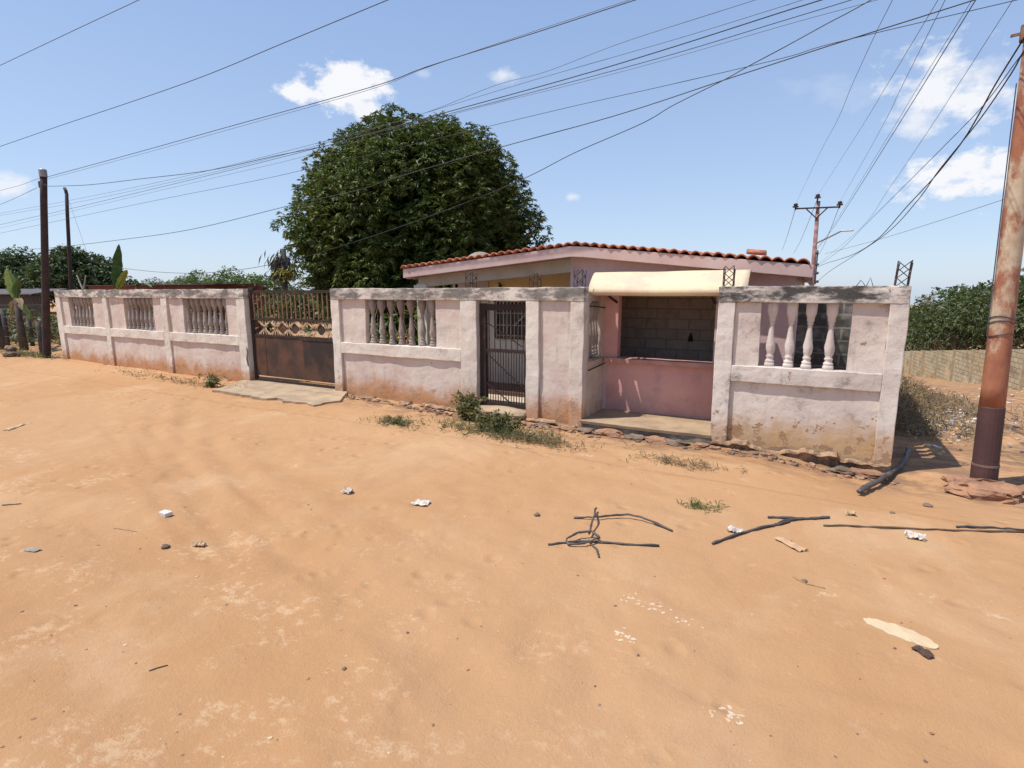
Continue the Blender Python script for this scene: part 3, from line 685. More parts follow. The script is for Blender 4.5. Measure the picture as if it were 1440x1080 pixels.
mb.tube([pp(1.8)+Vector((-.122,-.02,0)),pp(2.2)+Vector((-.125,-.03,0)),pp(4.5)+Vector((-.115,-.02,0))], .006, 5)
mb.build('wire_tie', WIREG, rp)
ca = MB(); zt9 = 8.2
ca.box(PB.x+lean*zt9-1.1, PB.x+lean*zt9+1.1, PB.y-.05, PB.y+.05, PB.z+7.7, PB.z+7.82)
ca.build('crossarm', IRON, rp)
zbr = atY(1438, 45, PB.y).z-PB.z
MB().tube([pp(zbr-.08),pp(zbr+.06)], .13, 14).bar(pp(zbr)+Vector((-.2,0,-.02)),pp(zbr)+Vector((.3,0,.02)),.03).jitter(.012,20,1).build('clamp', RUSTBAR, rp)
def oldpole(name, base, top, r0, r1, label, cap=True):
    p = thing(name, base, label, 'utility pole', 'dark poles beyond the left wall')
    b_ = Vector(base); t_ = Vector(top)
    MB().tube([b_+Vector((0,0,-.3))]+[b_.lerp(t_, i/8) for i in range(9)], [r0]+[r0+(r1-r0)*i/8 for i in range(9)], 12).jitter(.01,2,5).build('shaft', OLDPOLE, p, smooth=True)
    return p
L0 = Vector((-21.6,8.0,.05)); LT = atY(61, 248, 8.0)
L0 = atZ(66,503,.05); L0.y = 8.02; L0.x = atY(66,503,8.02).x; LT = atY(61,248,8.02)
lp = oldpole('utility_pole', L0, LT, .11, .085, 'tall dark wooden pole against the left end of the white wall')
MB().tube([LT+Vector((0,0,-.02)),LT+Vector((0,0,.18)),LT+Vector((0,0,.2))], [.1,.1,.08], 12).build('pole_cap', GREYM, lp)
MB().bar(LT+Vector((-.28,0,-.25)),LT+Vector((.1,0,-.25)),.06).tube([LT+Vector((-.26,0,-.3)),LT+Vector((-.26,0,-.12))],.05,8).build('insulator', CERAM, lp)
T0 = atY(97, 440, 10.5); T0.z = 0; TT = atY(93.5, 272, 10.5)
lp2 = oldpole('thin_pole', T0, TT, .07, .055, 'thin dark pole with a bent tip behind the white wall')
MB().tube([TT+Vector((0,0,-.05)),TT+Vector((-.02,0,.08)),TT+Vector((-.1,0,.2))], [.055,.055,.05], 10).build('bent_tip', OLDPOLE, lp2, smooth=True)
# far pole in the side street
FY = 30.0; FB = atY(1146, 372, FY); FB.z = gh(FB.x,FY)-.05; FB.x = atY(1146,372,FY).x-.02; FT = atY(1151, 283, FY)
fp = thing('utility_pole', FB, 'distant reddish pole with a crossarm rising behind the roof edge', 'utility pole')
def fz(t): return FB.lerp(FT, t)
MB().tube([FB,FT], [.13,.08], 12).build('shaft', rusty('far_pole_paint', (.34,.2,.18), (.2,.1,.09)), fp, smooth=True)
ia = [atY(1119, 290, FY), atY(1150, 277, FY), atY(1181, 287, FY)]
ca = MB().bar(atY(1118,293.5,FY-.12),atY(1181,291,FY-.12),.065,.065)
ca.bar(atY(1134,294,FY-.1),atY(1148,307,FY-.1),.05,.04); ca.bar(atY(1164,292,FY-.1),atY(1148,307,FY-.1),.05,.04)
ca.build('crossarm', IRON, fp)
for q in ia:
    MB().lathe([(-.22,.03),(-.1,.04),(-.09,.13),(-.03,.14),(-.02,.06),(.02,.1),(.07,.1),(.1,.03)], (q.x,FY-.1,q.z+.02), 10).build('insulator', CERAM, fp)
la = MB(); pts = [atY(1148,342,FY), atY(1165,334,FY-1.2), atY(1183,325,FY-1.6), atY(1200,324,FY-1.8)]
la.tube(pts, .035, 8).build('lamp_arm', GREYM, fp)
q = pts[-1]; MB().lathe([(-.06,.0),(-.05,.1),(0,.14),(.05,.1),(.07,.03)], (0,0,0), 10).build('lamp_head', WHITEM, fp)
lh = bpy.data.objects['lamp_head']; lh.location = Vector((q.x+.2,q.y,q.z+.02))-FB; lh.scale = (2.4,1,.9)
rk = MB().bar(atY(1150,352,FY-.15),atY(1146,400,FY-.15),.06)
for py in (356,372,384,396): rk.lathe([(-.06,.05),(0,.09),(.06,.05)], tuple(atY(1149,py,FY-.2)), 8)
rk.build('insulator_rack', CERAM, fp)
# ------------------------------------------------------------------ wires
def planept(px, py, A, B):
    d = ray(px, py); ex, ey = B.x-A.x, B.y-A.y            # o + t d on the vertical plane through A and B
    den = d[0]*ey-d[1]*ex
    t = (A.x*ey-A.y*ex)/den
    return Vector((d[0]*t, d[1]*t, HC+d[2]*t))
def wire(label, pts, r, mat, A=None, B=None, ext0=None, ext1=None, group=None):
    """pts: pixels seen along the wire, in the vertical plane through A and B"""
    P = [planept(*p, A, B) for p in pts]
    if ext0 == 'A': P[0] = Vector(A)
    elif ext0: dv = (P[0]-P[1]).normalized(); P.insert(0, P[0]+dv*ext0)
    if ext1 == 'pole':                                 # run on to the shaft of the corner pole
        while len(P) > 3 and P[-1].x > PB.x-.25: P.pop()
        sl = (P[-1].z-P[-2].z)/max(.05,(P[-1].x-P[-2].x)); zz = min(PB.z+7.95, P[-1].z+sl*(PB.x+lean*6-P[-1].x))
        P.append(pp(zz-PB.z)+Vector((-.1,0,0)))
    elif ext1 == 'B':
        P.append(Vector(B)) if (P[-1]-B).length > .4 else None
    elif ext1: dv = (P[-1]-P[-2]).normalized(); P.append(P[-1]+dv*ext1)
    # Catmull-Rom
    Q = []
    for i in range(len(P)-1):
        p0 = P[max(i-1,0)]; p1 = P[i]; p2 = P[i+1]; p3 = P[min(i+2,len(P)-1)]
        for s in range(8):
            t = s/8; Q.append(.5*((2*p1)+(p2-p0)*t+(2*p0-5*p1+4*p2-p3)*t*t+(3*p1-p0-3*p2+p3)*t**3))
    Q.append(P[-1])
    o = MB().tube(Q, r*.62, 5).build('power_line', mat, loc=P[0], fix=False)
    return tag(o, label, 'overhead wire', group or 'wires over the front street')
PT = PB+Vector((lean*7.7,0,7.7))
Ltop = LT.copy(); RTop = lambda z: pp(z)
FA = Vector((LT.x, 8.02, LT.z)); FBp = Vector((PB.x+.3, PB.y, 6))
far0 = Vector((-48, 9.6, 5))
def FW(label, pts, r, mat, e0, zend=None):
    A = FA if e0 == 'pole' else far0
    B = FBp
    return wire(label, pts, r, mat, A, B, ext0=None if e0 == 'pole' else 25, ext1='pole')
FW('upper black cable of the pair rising from the left pole top', [(66,249),(187,216),(319,179),(520,123),(600,94),(740,50),(893,0)], .011, WIREM, 'pole')
FW('lower grey strand just under the cable from the left pole top', [(66,252),(190,219),(330,180),(520,126),(600,95),(745,46),(885,0)], .006, WIREG, 'pole')
FW('wavy black cable sagging from the left pole over the mango top', [(68,262),(124,260),(194,252),(292,240),(389,219),(459,205),(513,190),(631,157),(808,108),(947,66),(1100,17),(1155,0)], .012, WIREM, 'pole')
FW('highest thin strand over the mango top', [(0,300),(97,282),(233,254),(389,216),(510,184),(600,158),(697,120),(767,101),(878,59),(1062,0)], .006, WIREG, 'far')
FW('second thin strand over the mango top', [(0,303),(101,286),(250,254),(420,212),(617,153),(739,116),(954,54),(1100,9),(1128,0)], .006, WIREG, 'far')
FW('thin strand just below the wavy black cable', [(0,316),(101,293),(272,252),(420,215),(640,158),(808,114),(947,76),(1100,29.5),(1197,0)], .008, WIREM, 'far')
FW('faint lowest strand of the bundle over the mango top', [(250,262),(420,222),(640,160),(808,118),(947,81),(1100,36.5),(1215,5)], .005, WIREG, 'far')
FW('lone grey wire passing behind the mango crown edge', [(0,328),(194,287),(350,256),(436,237),(560,208),(673,181),(808,149),(947,118),(1100,82),(1175,60),(1430,0)], .007, WIREM, 'far')
FW('long black cable crossing in front of the mango crown', [(0,352),(66,349),(171,337),(272,322),(420,286),(505,267),(556,250),(697,209),(864,163),(1017,113),(1100,86),(1180,60),(1370,0)], .011, WIREM, 'far')
A = atY(145,372,10.0); B = FBp
wire('kinked service cable dipping low across the mango crown to the left', [(145,371),(180,378),(230,383),(280,384),(340,379),(400,368),(440,358),(530,330),(645,289),(737,251),(808,215),(902,174),(947,148),(1017,113),(1051,94),(1100,68),(1160,35),(1225,0)], .01, WIREM, A, B, ext1='pole')
A = Vector((-40,6.4,6)); B = Vector((6,5.9,6))
wire('long thin wire crossing the upper left sky', [(0,206),(78,179),(260,117),(400,60),(545,0)], .009, WIREM, A, B, 20, 8)
A = Vector((-40,4.8,6)); B = Vector((6,4.4,6))
wire('near blurred grey wire at the top left corner', [(0,92),(95,47),(195,0)], .007, WIREG, A, B, 20, 10)
A = atY(0,268,9.4); B = LT.copy()
wire('short grey wire arriving at the left pole top from the left', [(0,268),(30,260),(59,249)], .008, WIREM, A, B, 12)
wire('short wire drooping left from the left pole insulator', [(0,288),(25,277),(52,264)], .01, WIREM, A, B, 12)
A = TT.copy(); B = Vector((TT.x+3.2,10.5,2)); wire('faint guy wire slanting down from the thin pole', [(95,277),(110,320),(128,372)], .006, WIREG, A, B, ext1=.6)
# side street
SG_ = 'wires along the side street'
def SW(label, pts, r, mat, far, nearpx, ext=2.0, ynear=None):
    A = Vector(far); B = atY(nearpx[0], nearpx[1], ynear or PB.y)
    return wire(label, pts, r, mat, A, B, ext0='A', ext1=ext, group=SG_)
SW('thin wire to the left insulator of the distant crossarm', [(1119,288),(1149,223),(1177,170),(1198,120),(1230,50),(1255,0)], .006, WIREG, ia[0]+Vector((0,0,.1)), (1255,0), 2.5)
SW('thin wire to the middle insulator of the distant pole', [(1151,275),(1205,189),(1247,120),(1280,65),(1319,0)], .006, WIREG, ia[1]+Vector((0,0,.1)), (1319,0), 2)
SW('thin wire to the right insulator of the distant crossarm', [(1183,281),(1233,192),(1269,120),(1329,0)], .006, WIREG, ia[2]+Vector((0,0,.1)), (1329,0), 2)
q0 = atY(1149,350,FY-.2)
SW('straight black wire running steeply up past the right insulator', [(1149,350),(1172,320),(1213,256),(1260,181),(1298,120),(1372,0)], .009, WIREM, q0, (1372,0), 1.5)
SW('twin strand just left of the steep black wire', [(1149,352),(1170,320),(1210,255),(1255,182),(1290,124),(1367,0)], .005, WIREG, q0, (1367,0), 1.5)
SW('faint strand over the right cloud', [(1156,369),(1208,323),(1247,270),(1302,189),(1347,120),(1405,30)], .005, WIREG, atY(1150,372,FY-.2), (1405,30), .6)
SW('black service wire with a splice beside the lamp', [(1153,372),(1183,350),(1216,317),(1274,259),(1330,203),(1383,148),(1425,92)], .008, WIREM, atY(1150,374,FY-.2), (1425,92), .25)
SW('thick twisted cable sweeping up to the right pole', [(1150,374),(1163,370),(1197,359),(1233,337),(1274,292),(1302,262),(1324,237),(1360,189),(1399,120),(1436,60)], .014, WIREM, atY(1148,376,FY-.2), (1436,60), .1)
SW('lowest cable sagging to the rack on the distant pole', [(1147,398),(1166,382),(1197,362),(1247,328),(1291,281),(1320,240),(1374,173),(1419,108),(1436,78)], .012, WIREM, atY(1146,399,FY-.2), (1436,78), .1)
SW('faint grey wire low across the right sky', [(1180,352),(1235,337),(1316,312),(1410,281),(1440,272)], .01, WIREG, atY(1160,357,FY-.2), (1440,272), 6, 16)
for k, (f0, px) in enumerate(zip(ia, ((1099,352),(1116,356),(1150,360)))):
    A = f0+Vector((0,0,-.05)); B = atY(px[0], px[1], 62)
    n_ = 10; P = [A.lerp(B, i/n_)+Vector((0,0,-1.0*4*(i/n_)*(1-i/n_)*.3)) for i in range(n_+1)]
    o = MB().tube(P, .012, 4).build('power_line', WIREG, loc=A, fix=False)
    tag(o, ['faint wire going on beyond the left insulator of the distant pole','faint wire going on beyond the middle insulator of the distant pole','faint wire going on beyond the right insulator of the distant pole'][k], 'overhead wire', SG_)
# ------------------------------------------------------------------ foliage
def leaves(centers, normals, per, L, W, droop, spread=1.0, rng=RNG, rosette=False):
    n = len(centers); N = n*per
    c = np.repeat(centers, per, 0); nn = np.repeat(normals, per, 0)
    d = rng.normal(size=(N,3))*spread; d[:,2] *= .6
    d += nn*.9; d[:,2] -= droop
    if rosette:
        an = rng.random(N)*2*np.pi; d = np.stack([np.cos(an), np.sin(an), rng.normal(size=N)*.35-droop], 1)+nn*.45
    d /= np.linalg.norm(d, axis=1, keepdims=True)+1e-9
    l = L*(.6+.8*rng.random((N,1)))
    side = np.cross(d, rng.normal(size=(N,3))*.6+np.array([0,0,1.0])); side /= np.linalg.norm(side, axis=1, keepdims=True)+1e-9
    up = np.cross(side, d)
    b = c+rng.normal(size=(N,3))*L*(.1 if rosette else .25)
    w = W*(.7+.6*rng.random((N,1)))
    mid = b+d*l*.5+up*l*.08
    tip = b+d*l-np.array([0,0,1.0])*l*.18
    v = np.stack([b, mid+side*w*.5, tip, mid-side*w*.5], 1).reshape(-1,3)
    q = np.arange(N*4).reshape(-1,4)
    return v, q
def crown(name, mat, parent, lumps, perlump, per, L, W, droop, inner=.15, up=.2, rosette=False, extra=None):
    C = []; Nn = []
    for (cx,cy,cz,r) in lumps:
        k = max(4,int(perlump*r*r))
        u = RNG.normal(size=(k,3)); u[:,2] += up; u /= np.linalg.norm(u, axis=1, keepdims=True)
        rad = r*np.where(RNG.random((k,1)) < inner, .5+.4*RNG.random((k,1)), .88+.2*RNG.random((k,1)))
        C.append(np.array([cx,cy,cz])+u*rad*np.array([1,1,.88])); Nn.append(u)
    v, q = leaves(np.concatenate(C), np.concatenate(Nn), per, L, W, droop, rosette=rosette)
    if extra is not None: q = np.concatenate([q, extra[1]+len(v)]); v = np.concatenate([v, extra[0]])
    return npmesh(name, v, q, mat, parent)
def trunkmesh(parent, base, lumps, r0, h, mat, nl=10, name='trunk'):
    mb = MB(); b = Vector(base); top = b+Vector((random.uniform(-.3,.3),random.uniform(-.3,.3),h))
    mb.tube([b+Vector((0,0,-.2)),b+Vector((0,0,.2)),b.lerp(top,.5)+Vector((.08,.05,0)),top], [r0*1.4,r0*1.1,r0*.9,r0*.75], 10)
    for l in random.sample(lumps, min(nl,len(lumps))):
        e_ = Vector(l[:3]); m_ = top.lerp(e_, .5)+Vector((random.uniform(-.3,.3),random.uniform(-.3,.3),random.uniform(0,.3)))
        s = top.lerp(b, random.uniform(0,.35)); mb.tube([s,m_,e_], [r0*.45,r0*.28,r0*.1], 6)
    mb.jitter(.03,2,1)
    return mb.build(name, mat, parent, smooth=True)
# big mango tree behind the house
MY = 16.0
cpx = atY(588, 330, MY)
mt = thing('mango_tree', (cpx.x, MY, 0), 'huge dense dark green mango tree rising behind the tiled roof', 'tree')
lumps = []
# dome silhouette measured from the photo, turned into a body of revolution with uneven lumps
depth = -cpx.x*math.sin(-YAW)*0+(-cpx.x)*math.sin(YAW)+MY*math.cos(YAW)
sil = [(178,28),(188,74),(200,104),(217,130),(240,152),(266,166),(290,175),(320,182),(350,183),(380,176),(405,165),(440,150)]
rt = []
for py, hw_ in sil: 
    z = atY(588, py, MY).z; rt.append((z, hw_*depth/FPX*.885))
def rad_at(z):
    for (z1,r1),(z0,r0) in zip(rt[:-1],rt[1:]):
        if z0 <= z <= z1: return r0+(r1-r0)*(z-z0)/(z1-z0)
    return rt[-1][1] if z < rt[-1][0] else 0
zmax, zmin = rt[0][0], rt[-1][0]
for i in range(200):
    z = zmin+(zmax-zmin-.25)*((i+.5)/200)**.85; r_ = random.choice([.5,.6,.7,.85,1.0])*random.uniform(.9,1.1)
    ro = max(0, rad_at(z)-r_*.8); an = i*2.39996+random.uniform(-.25,.25)
    ro *= random.uniform(.94,1.03)*(1+.16*mnoise.noise(Vector((math.cos(an)*1.6,math.sin(an)*1.6,z*.55))))
    lumps.append((cpx.x+ro*math.cos(an), MY+ro*math.sin(an), z-.25, r_))
NL = len(lumps)
for i in range(60):
    z = random.uniform(zmin+.2,zmax-1.4); ro = rad_at(z)*random.uniform(.2,.72); an = random.uniform(0,6.28)
    lumps.append((cpx.x+ro*math.cos(an), MY+ro*math.sin(an), z, 1.1))
C_ = []; N_ = []
core = [(l[0]+(cpx.x-l[0])*.16, l[1]+(MY-l[1])*.16, l[2]-.25, l[3]*.8) for l in lumps]
for (cx,cy,cz,r) in core:
    u = RNG.normal(size=(14,3)); u /= np.linalg.norm(u, axis=1, keepdims=True); C_.append(np.array([cx,cy,cz])+u*r*.7); N_.append(u)
v0, q0_ = leaves(np.concatenate(C_), np.concatenate(N_), 6, .5, .2, .2)
cr_ = crown('crown', MANGO, mt, lumps, 96, 12, .165, .046, .28, .06, .45, rosette=True, extra=(v0, q0_))
trunkmesh(mt, (cpx.x,MY,0), lumps, .4, 2.2, BARK, 30)
def rtree(name, label, cat, base, crad, ch, z0, mat, L, nl, per, dens, bark=BARK, group=None, flat=.75, droop=.2, r0=.18):
    t = thing(name, base, label, cat, group); ls = []
    for i in range(nl):
        an = i*2.39996; f_ = math.sqrt((i+.5)/nl); r_ = crad*random.uniform(.24,.4)
        rr = crad*f_*.85; zz = z0+ch*(1-f_*f_*flat)*random.uniform(.55,1.0)
        ls.append((base[0]+rr*math.cos(an), base[1]+rr*math.sin(an), zz, r_))
    crown('crown', mat, t, ls, dens*1.8, per, L*.7, L*.3, droop, .2, .35)
    trunkmesh(t, base, ls, r0, z0*.75, bark, 9)
    return t
# broad trees at far left
for k, (px, Y, top, crad, lab) in enumerate([(28,26,364,4.6,'broad dark tree behind the tall left pole'),(105,28,362,4.4,'dark rounded tree between the two left poles'),(-30,24,370,4.0,'dark tree cut by the left edge of the photo')]):
    p = atY(px, top, Y); rtree('shade_tree', lab, 'tree', (p.x,Y,0), crad, p.z-1.4, 1.5, FARLEAF, .55, 36, 7, 20, group='dark trees behind the left yard', r0=.25)
# shrubs behind the driveway gate and left wall
for k, (px, Y, top, cr, lab, mt_) in enumerate([
    (268,24,390,2.2,'sparse small-leaved bush above the middle of the left wall',SHRUB),(325,22,390,2.4,'yellow-green bush above the left wall beside the gate',SHRUB),
    (372,20,394,2.2,'yellow-green bush behind the driveway gate bars',SHRUB),(430,17,412,1.8,'leafy bush seen through the right half of the gate bars',OLIVE),(215,30,398,2.2,'low bush beside the red shed roof',OLIVE)]):
    p = atY(px, top, Y); rtree('shrub', lab, 'shrub', (p.x,Y,0), cr, max(.8,p.z-.7), .7, mt_, .22, 38, 7, 44, bark=DEADWOOD, group='bushes behind the yard', r0=.08, flat=.6)
# trees past the side street wall
for k, (px, top, Y, cr, lab) in enumerate([(1278,452,58,2.6,'low dark tree just right of the wall corner'),(1322,430,52,3.2,'round olive tree behind the far block wall'),(1362,418,46,3.4,'olive tree with pale branches left of the rusty pole'),
    (1400,398,44,3.4,'tall olive tree directly behind the rusty pole'),(1440,382,40,3.6,'large olive tree at the right edge behind the block wall'),(1495,380,36,3.6,'olive tree mostly outside the right edge')]):
    p = atY(px, top, Y); gzz = gh(p.x, Y)
    rtree('roadside_tree', lab, 'tree', (p.x,Y,gzz), cr, p.z-gzz-1.2, 1.2+0*gzz, [OLIVE,FARLEAF,OLIVE][k%3], .42, 34, 7, 26, bark=PALEBARK, group='trees beyond the far block wall', flat=.6) if False else None
    t = thing('roadside_tree', (p.x,Y,gzz), lab, 'tree', 'trees beyond the far block wall'); ls = []; H_ = p.z-gzz
    for i in range(30):
        an = i*2.39996; f_ = math.sqrt((i+.5)/30); r_ = cr*random.uniform(.2,.36)
        ls.append((p.x+cr*f_*1.0*math.cos(an), Y+cr*f_*1.0*math.sin(an), gzz+H_*(.3+.66*(1-f_*f_*.45)*random.uniform(.3,1.04)), r_*random.uniform(.6,1.1)))
    crown('crown', [OLIVE,SHRUBD,OLIVE][k%3], t, ls, 34, 7, .24, .11, .2, .2, .35)
    trunkmesh(t, (p.x,Y,gzz), ls, .16, H_*.4, PALEBARK, 20)
for k, (px, top, cr, Yk) in enumerate([(1275,440,4,72),(1312,432,4.4,76),(1352,424,4.6,70),(1392,416,4.6,66),(1428,404,4.6,62)]):
    p = atY(px, top, Yk); gzz = gh(p.x, Yk); ls = []; H_ = p.z-gzz
    t = thing('roadside_tree', (p.x,Yk,gzz), ['farthest small tree on the skyline beside the wall corner','second skyline tree from the wall corner','broad skyline tree midway between corner and pole','skyline tree left behind the rusty pole','skyline tree right behind the rusty pole'][k], 'tree', 'trees on the skyline beyond the street')
    for i in range(24):
        an = i*2.39996; f_ = math.sqrt((i+.5)/24)
        ls.append((p.x+cr*f_*math.cos(an), Yk+cr*f_*math.sin(an), gzz+H_*(.25+.68*(1-f_*f_*.4)*random.uniform(.4,1.05)), cr*random.uniform(.2,.34)))
    crown('crown', [FARLEAF,SHRUBD][k%2], t, ls, 14, 7, .38, .18, .2, .2, .35); trunkmesh(t, (p.x,Yk,gzz), ls, .18, H_*.4, PALEBARK, 10)
p = atY(1300,422,60); bt = thing('bare_tree', (p.x,60,gh(p.x,60)), 'leafless grey tree on the horizon at the wall corner', 'tree'); mb = MB(); b0 = Vector((p.x,60,gh(p.x,60)))
def twig(a, d, l, r, n):
    b = a+d*l; mb.tube([a,(a+b)/2+Vector((random.uniform(-.1,.1)*l,0,.05*l)),b], [r,r*.8,r*.6], 4)
    if n:
        for _ in range(3): twig(b, (d+Vector((random.uniform(-.7,.7),random.uniform(-.7,.7),random.uniform(-.1,.5)))).normalized(), l*.68, r*.6, n-1)
twig(b0, Vector((0,0,1)), (p.z-b0.z)*.42, .14, 4); mb.build('branches', PALEBARK, bt)
# ------------------------------------------------------------------ banana plants, dead palm
def banleaf(base, d, L, W, bend, mat, parent, name='banana_leaf', tear=.25, roll=0.0, face=None):
    base = Vector(base); d = Vector(d).normalized(); n = 16; vs = []; fs = []
    side = d.cross(Vector((0,0,1))); side = side.normalized() if side.length > .05 else Vector((1,0,0))
    if face is not None: side = d.cross(Vector(face)).normalized()
    side = (Matrix.Rotation(roll,3,d) @ side)
    p = base.copy(); dd = d.copy(); pts = []
    for i in range(n+1):
        t = i/n; pts.append(p.copy())
        w = W*(math.sin(math.pi*min(1,t*1.0)**.75)**.6 if 0 < t < 1 else .0)+.01
        nn = side.cross(dd).normalized()
        jl = random.uniform(1-tear,1); jr = random.uniform(1-tear,1)
        vs += [p-side*w*jl+nn*w*.25, p, p+side*w*jr+nn*w*.25]
        dd = (dd+Vector((0,0,-bend/n))).normalized(); p = p+dd*(L/n)
    for i in range(n):
        k = i*3; fs += [(k,k+1,k+4,k+3),(k+1,k+2,k+5,k+4)]
    m = MB().add(vs, fs); m.tube(pts, [.025*(1-i/n)+.006 for i in range(n+1)], 5)
    return m.build(name, mat, parent, smooth=True, fix=False)
def W3(px, py, Y): return atY(px, py, Y)
BY = 13.0
b0 = W3(163,402,BY); bp = thing('banana_plant', (b0.x,BY,0), 'banana plant with an upright green leaf above the white wall', 'banana plant')
MB().tube([(b0.x,BY,-.1),(b0.x,BY,1),(b0.x,BY,b0.z-.1)], [.14,.11,.05], 10).build('stem', plain('banana_stem',(.16,.17,.07),(.1,.09,.05)), bp, smooth=True)
q_ = W3(167,343,BY); base = Vector((b0.x,BY,b0.z-.15)); banleaf(base, q_-base, (q_-base).length, .22, .05, BANANA, bp, face=ray(165,370), roll=.35)
q_ = W3(178,378,BY); banleaf(base, q_-base, (q_-base).length, .17, .1, BANYEL, bp, face=ray(175,385), roll=-.3)
base2 = W3(192,404,BY+1); q_ = W3(222,392,BY+1)
b2 = thing('banana_plant', (base2.x,BY+1,0), 'banana plant with one arched leaf beside the red shed', 'banana plant')
MB().tube([(base2.x,BY+1,-.1),(base2.x,BY+1,base2.z)], [.12,.05], 10).build('stem', BARK, b2, smooth=True)
banleaf(base2, Vector((1,0,.55)), 1.3, .15, 1.0, BANANA, b2)
BYL = 8.9
b3 = W3(34,490,BYL); b3 = thing('banana_plant', (b3.x,BYL,.05), 'ragged banana plant with a yellow leaf by the left edge', 'banana plant')
sx = b3.location.x
MB().tube([(sx,BYL,-.1),(sx-.03,BYL,1.0),(sx-.02,BYL,1.95)], [.14,.11,.08], 10).jitter(.02,6,3).build('stem', DEADWOOD, b3, smooth=True)
base = Vector((sx-.02,BYL,1.9)); q_ = W3(10,377,BYL); banleaf(base, q_-base, (q_-base).length, .2, .15, BANYEL, b3, face=ray(20,400), roll=.3)
for dx, dz, l_, mt_ in ((.8,.2,1.3,DRYLEAF),(-.5,.35,1.4,BANANA),(.35,.6,1.3,BANANA),(-.9,-.1,1.2,DRYLEAF),(.5,-.3,1.1,BANYEL)):
    banleaf(base-Vector((0,0,.1)), (dx,random.uniform(-.4,.4),dz+.3), l_, .13, 1.6, mt_, b3, tear=.6)
pd = W3(400,400,17); dpz = W3(401,345,17).z
dp = thing('dead_palm', (pd.x,17,0), 'headless dead palm trunk with hanging dry fronds left of the mango', 'palm tree')
MB().tube([(pd.x,17,-.1),(pd.x+.03,17,2),(pd.x+.08,17,dpz-.15)], [.17,.14,.13], 10).jitter(.03,4,2).build('trunk', DEADWOOD, dp, smooth=True)
C = np.array([[pd.x-.1+.16*RNG.normal(),17+.2*RNG.normal(),dpz-.2-1.0*RNG.random()] for _ in range(50)])
v, q = leaves(C, np.tile([-.5,0,-.3],(50,1)), 9, .42, .06, 1.3, .7); npmesh('dry_fronds', v, q, leafmat('grey_dead_frond', [(.06,.05,.045),(.12,.1,.08),(.09,.075,.06)], .9, .1), dp)
C = np.array([[pd.x+.3+.25*RNG.normal(),16.9+.2*RNG.normal(),2.6+.5*RNG.random()] for _ in range(26)])
v, q = leaves(C, np.tile([0,-.2,.3],(26,1)), 8, .25, .08, .3); npmesh('yellow_leaves', v, q, YELLEAF, dp)
# ------------------------------------------------------------------ left yard
sy = 11.2
o = MB().box(-36,-20.9,11.6,11.75,-.1,1.0).build('brick_wall', BRICKR, loc=(-28,11.6,0)); tag(o, 'low red clay block wall at the back of the left yard', 'wall')
shd = thing('plank_shed', (-40,14.5,0), 'dark plank shed with grey sheet roof behind the banana plant', 'shed')
m = MB()
for k in range(24): x = -46+k*.42; m.box(x,x+.4,13.5,13.54,0,1.95+.05*random.random())
m.build('plank_wall', PLANK, shd)
MB().prism([(13.0,2.02),(14.6,2.3),(14.6,2.35),(13.0,2.07)], 'x', -46.4, -35.6).build('roof', ZINC, shd)
for px, Y, h, r_, lab in ((2,8.6,1.35,.1,'dark leaning fence post at the very left edge'),(10,9.2,1.5,.09,'grey-brown fence post second from the left edge'),(57,8.6,1.15,.08,'short dark fence post beside the tall left pole'),(45,9.8,1.3,.07,'thin dark post between the banana and the tall pole')):
    p = atY(px, 480, Y); o = MB().tube([(p.x,Y,-.2),(p.x+.02,Y,h*.5),(p.x+random.uniform(-.06,.06),Y,h)], [r_,r_*.95,r_*.85], 9).jitter(.02,5,px).build('fence_post', DEADWOOD, loc=(p.x,Y,0), smooth=True)
    tag(o, lab, 'post', 'posts of the left yard')
o = MB()
for z in (.5,.9,1.25,1.7): o.tube([(-34,8.9,z),(-28,9.0,z-.06),(-23.3,8.9,z)], .006, 4)
o = o.build('wire_fence', WIREG, loc=(-28,8.9,0)); tag(o, 'sagging strands of fence wire across the left yard', 'fence')
C = np.array([[random.uniform(-34,-23),random.uniform(9.3,11.3),random.uniform(.1,1.3)] for _ in range(200)]+[[random.uniform(-30,-20.7),random.uniform(12,17),random.uniform(.1,2.0)] for _ in range(330)])
v, q = leaves(C, np.tile([0,0,.4],(530,1)), 8, .3, .1, .2); o = npmesh('undergrowth', v, q, OLIVE); tag(o, 'dark green undergrowth filling the left yard', 'undergrowth', kind='stuff')
# red shed roof behind the wall
p0 = atY(150,401.5,15); p1 = atY(310,404,15)
rs = thing('red_shed', ((p0.x+p1.x)/2,16,0), 'long low dull red shed peeping over the left wall', 'shed')
MB().box(atY(125,404,15).x,p1.x-1.2,15,18,0,p0.z-.02).build('wall', REDP, rs)
MB().prism([(14.7,p0.z-.02),(18.2,p0.z+.02),(18.2,p0.z+.05),(14.7,p0.z+.01)], 'x', atY(122,404,15).x, p1.x).build('roof', ZINC, rs)
p = atY(116,400,9.6); ys = thing('forked_stick', (p.x,9.6,0), 'pale forked stick poking above the left wall', 'stick')
MB().tube([(p.x,9.6,0),(p.x,9.6,2.25)], .03, 6).tube([(p.x,9.6,2.2),(p.x-.32,9.6,2.72)], [.03,.02], 6).tube([(p.x,9.6,2.2),(p.x+.28,9.6,2.68)], [.03,.02], 6).build('branch', PALEBARK, ys)
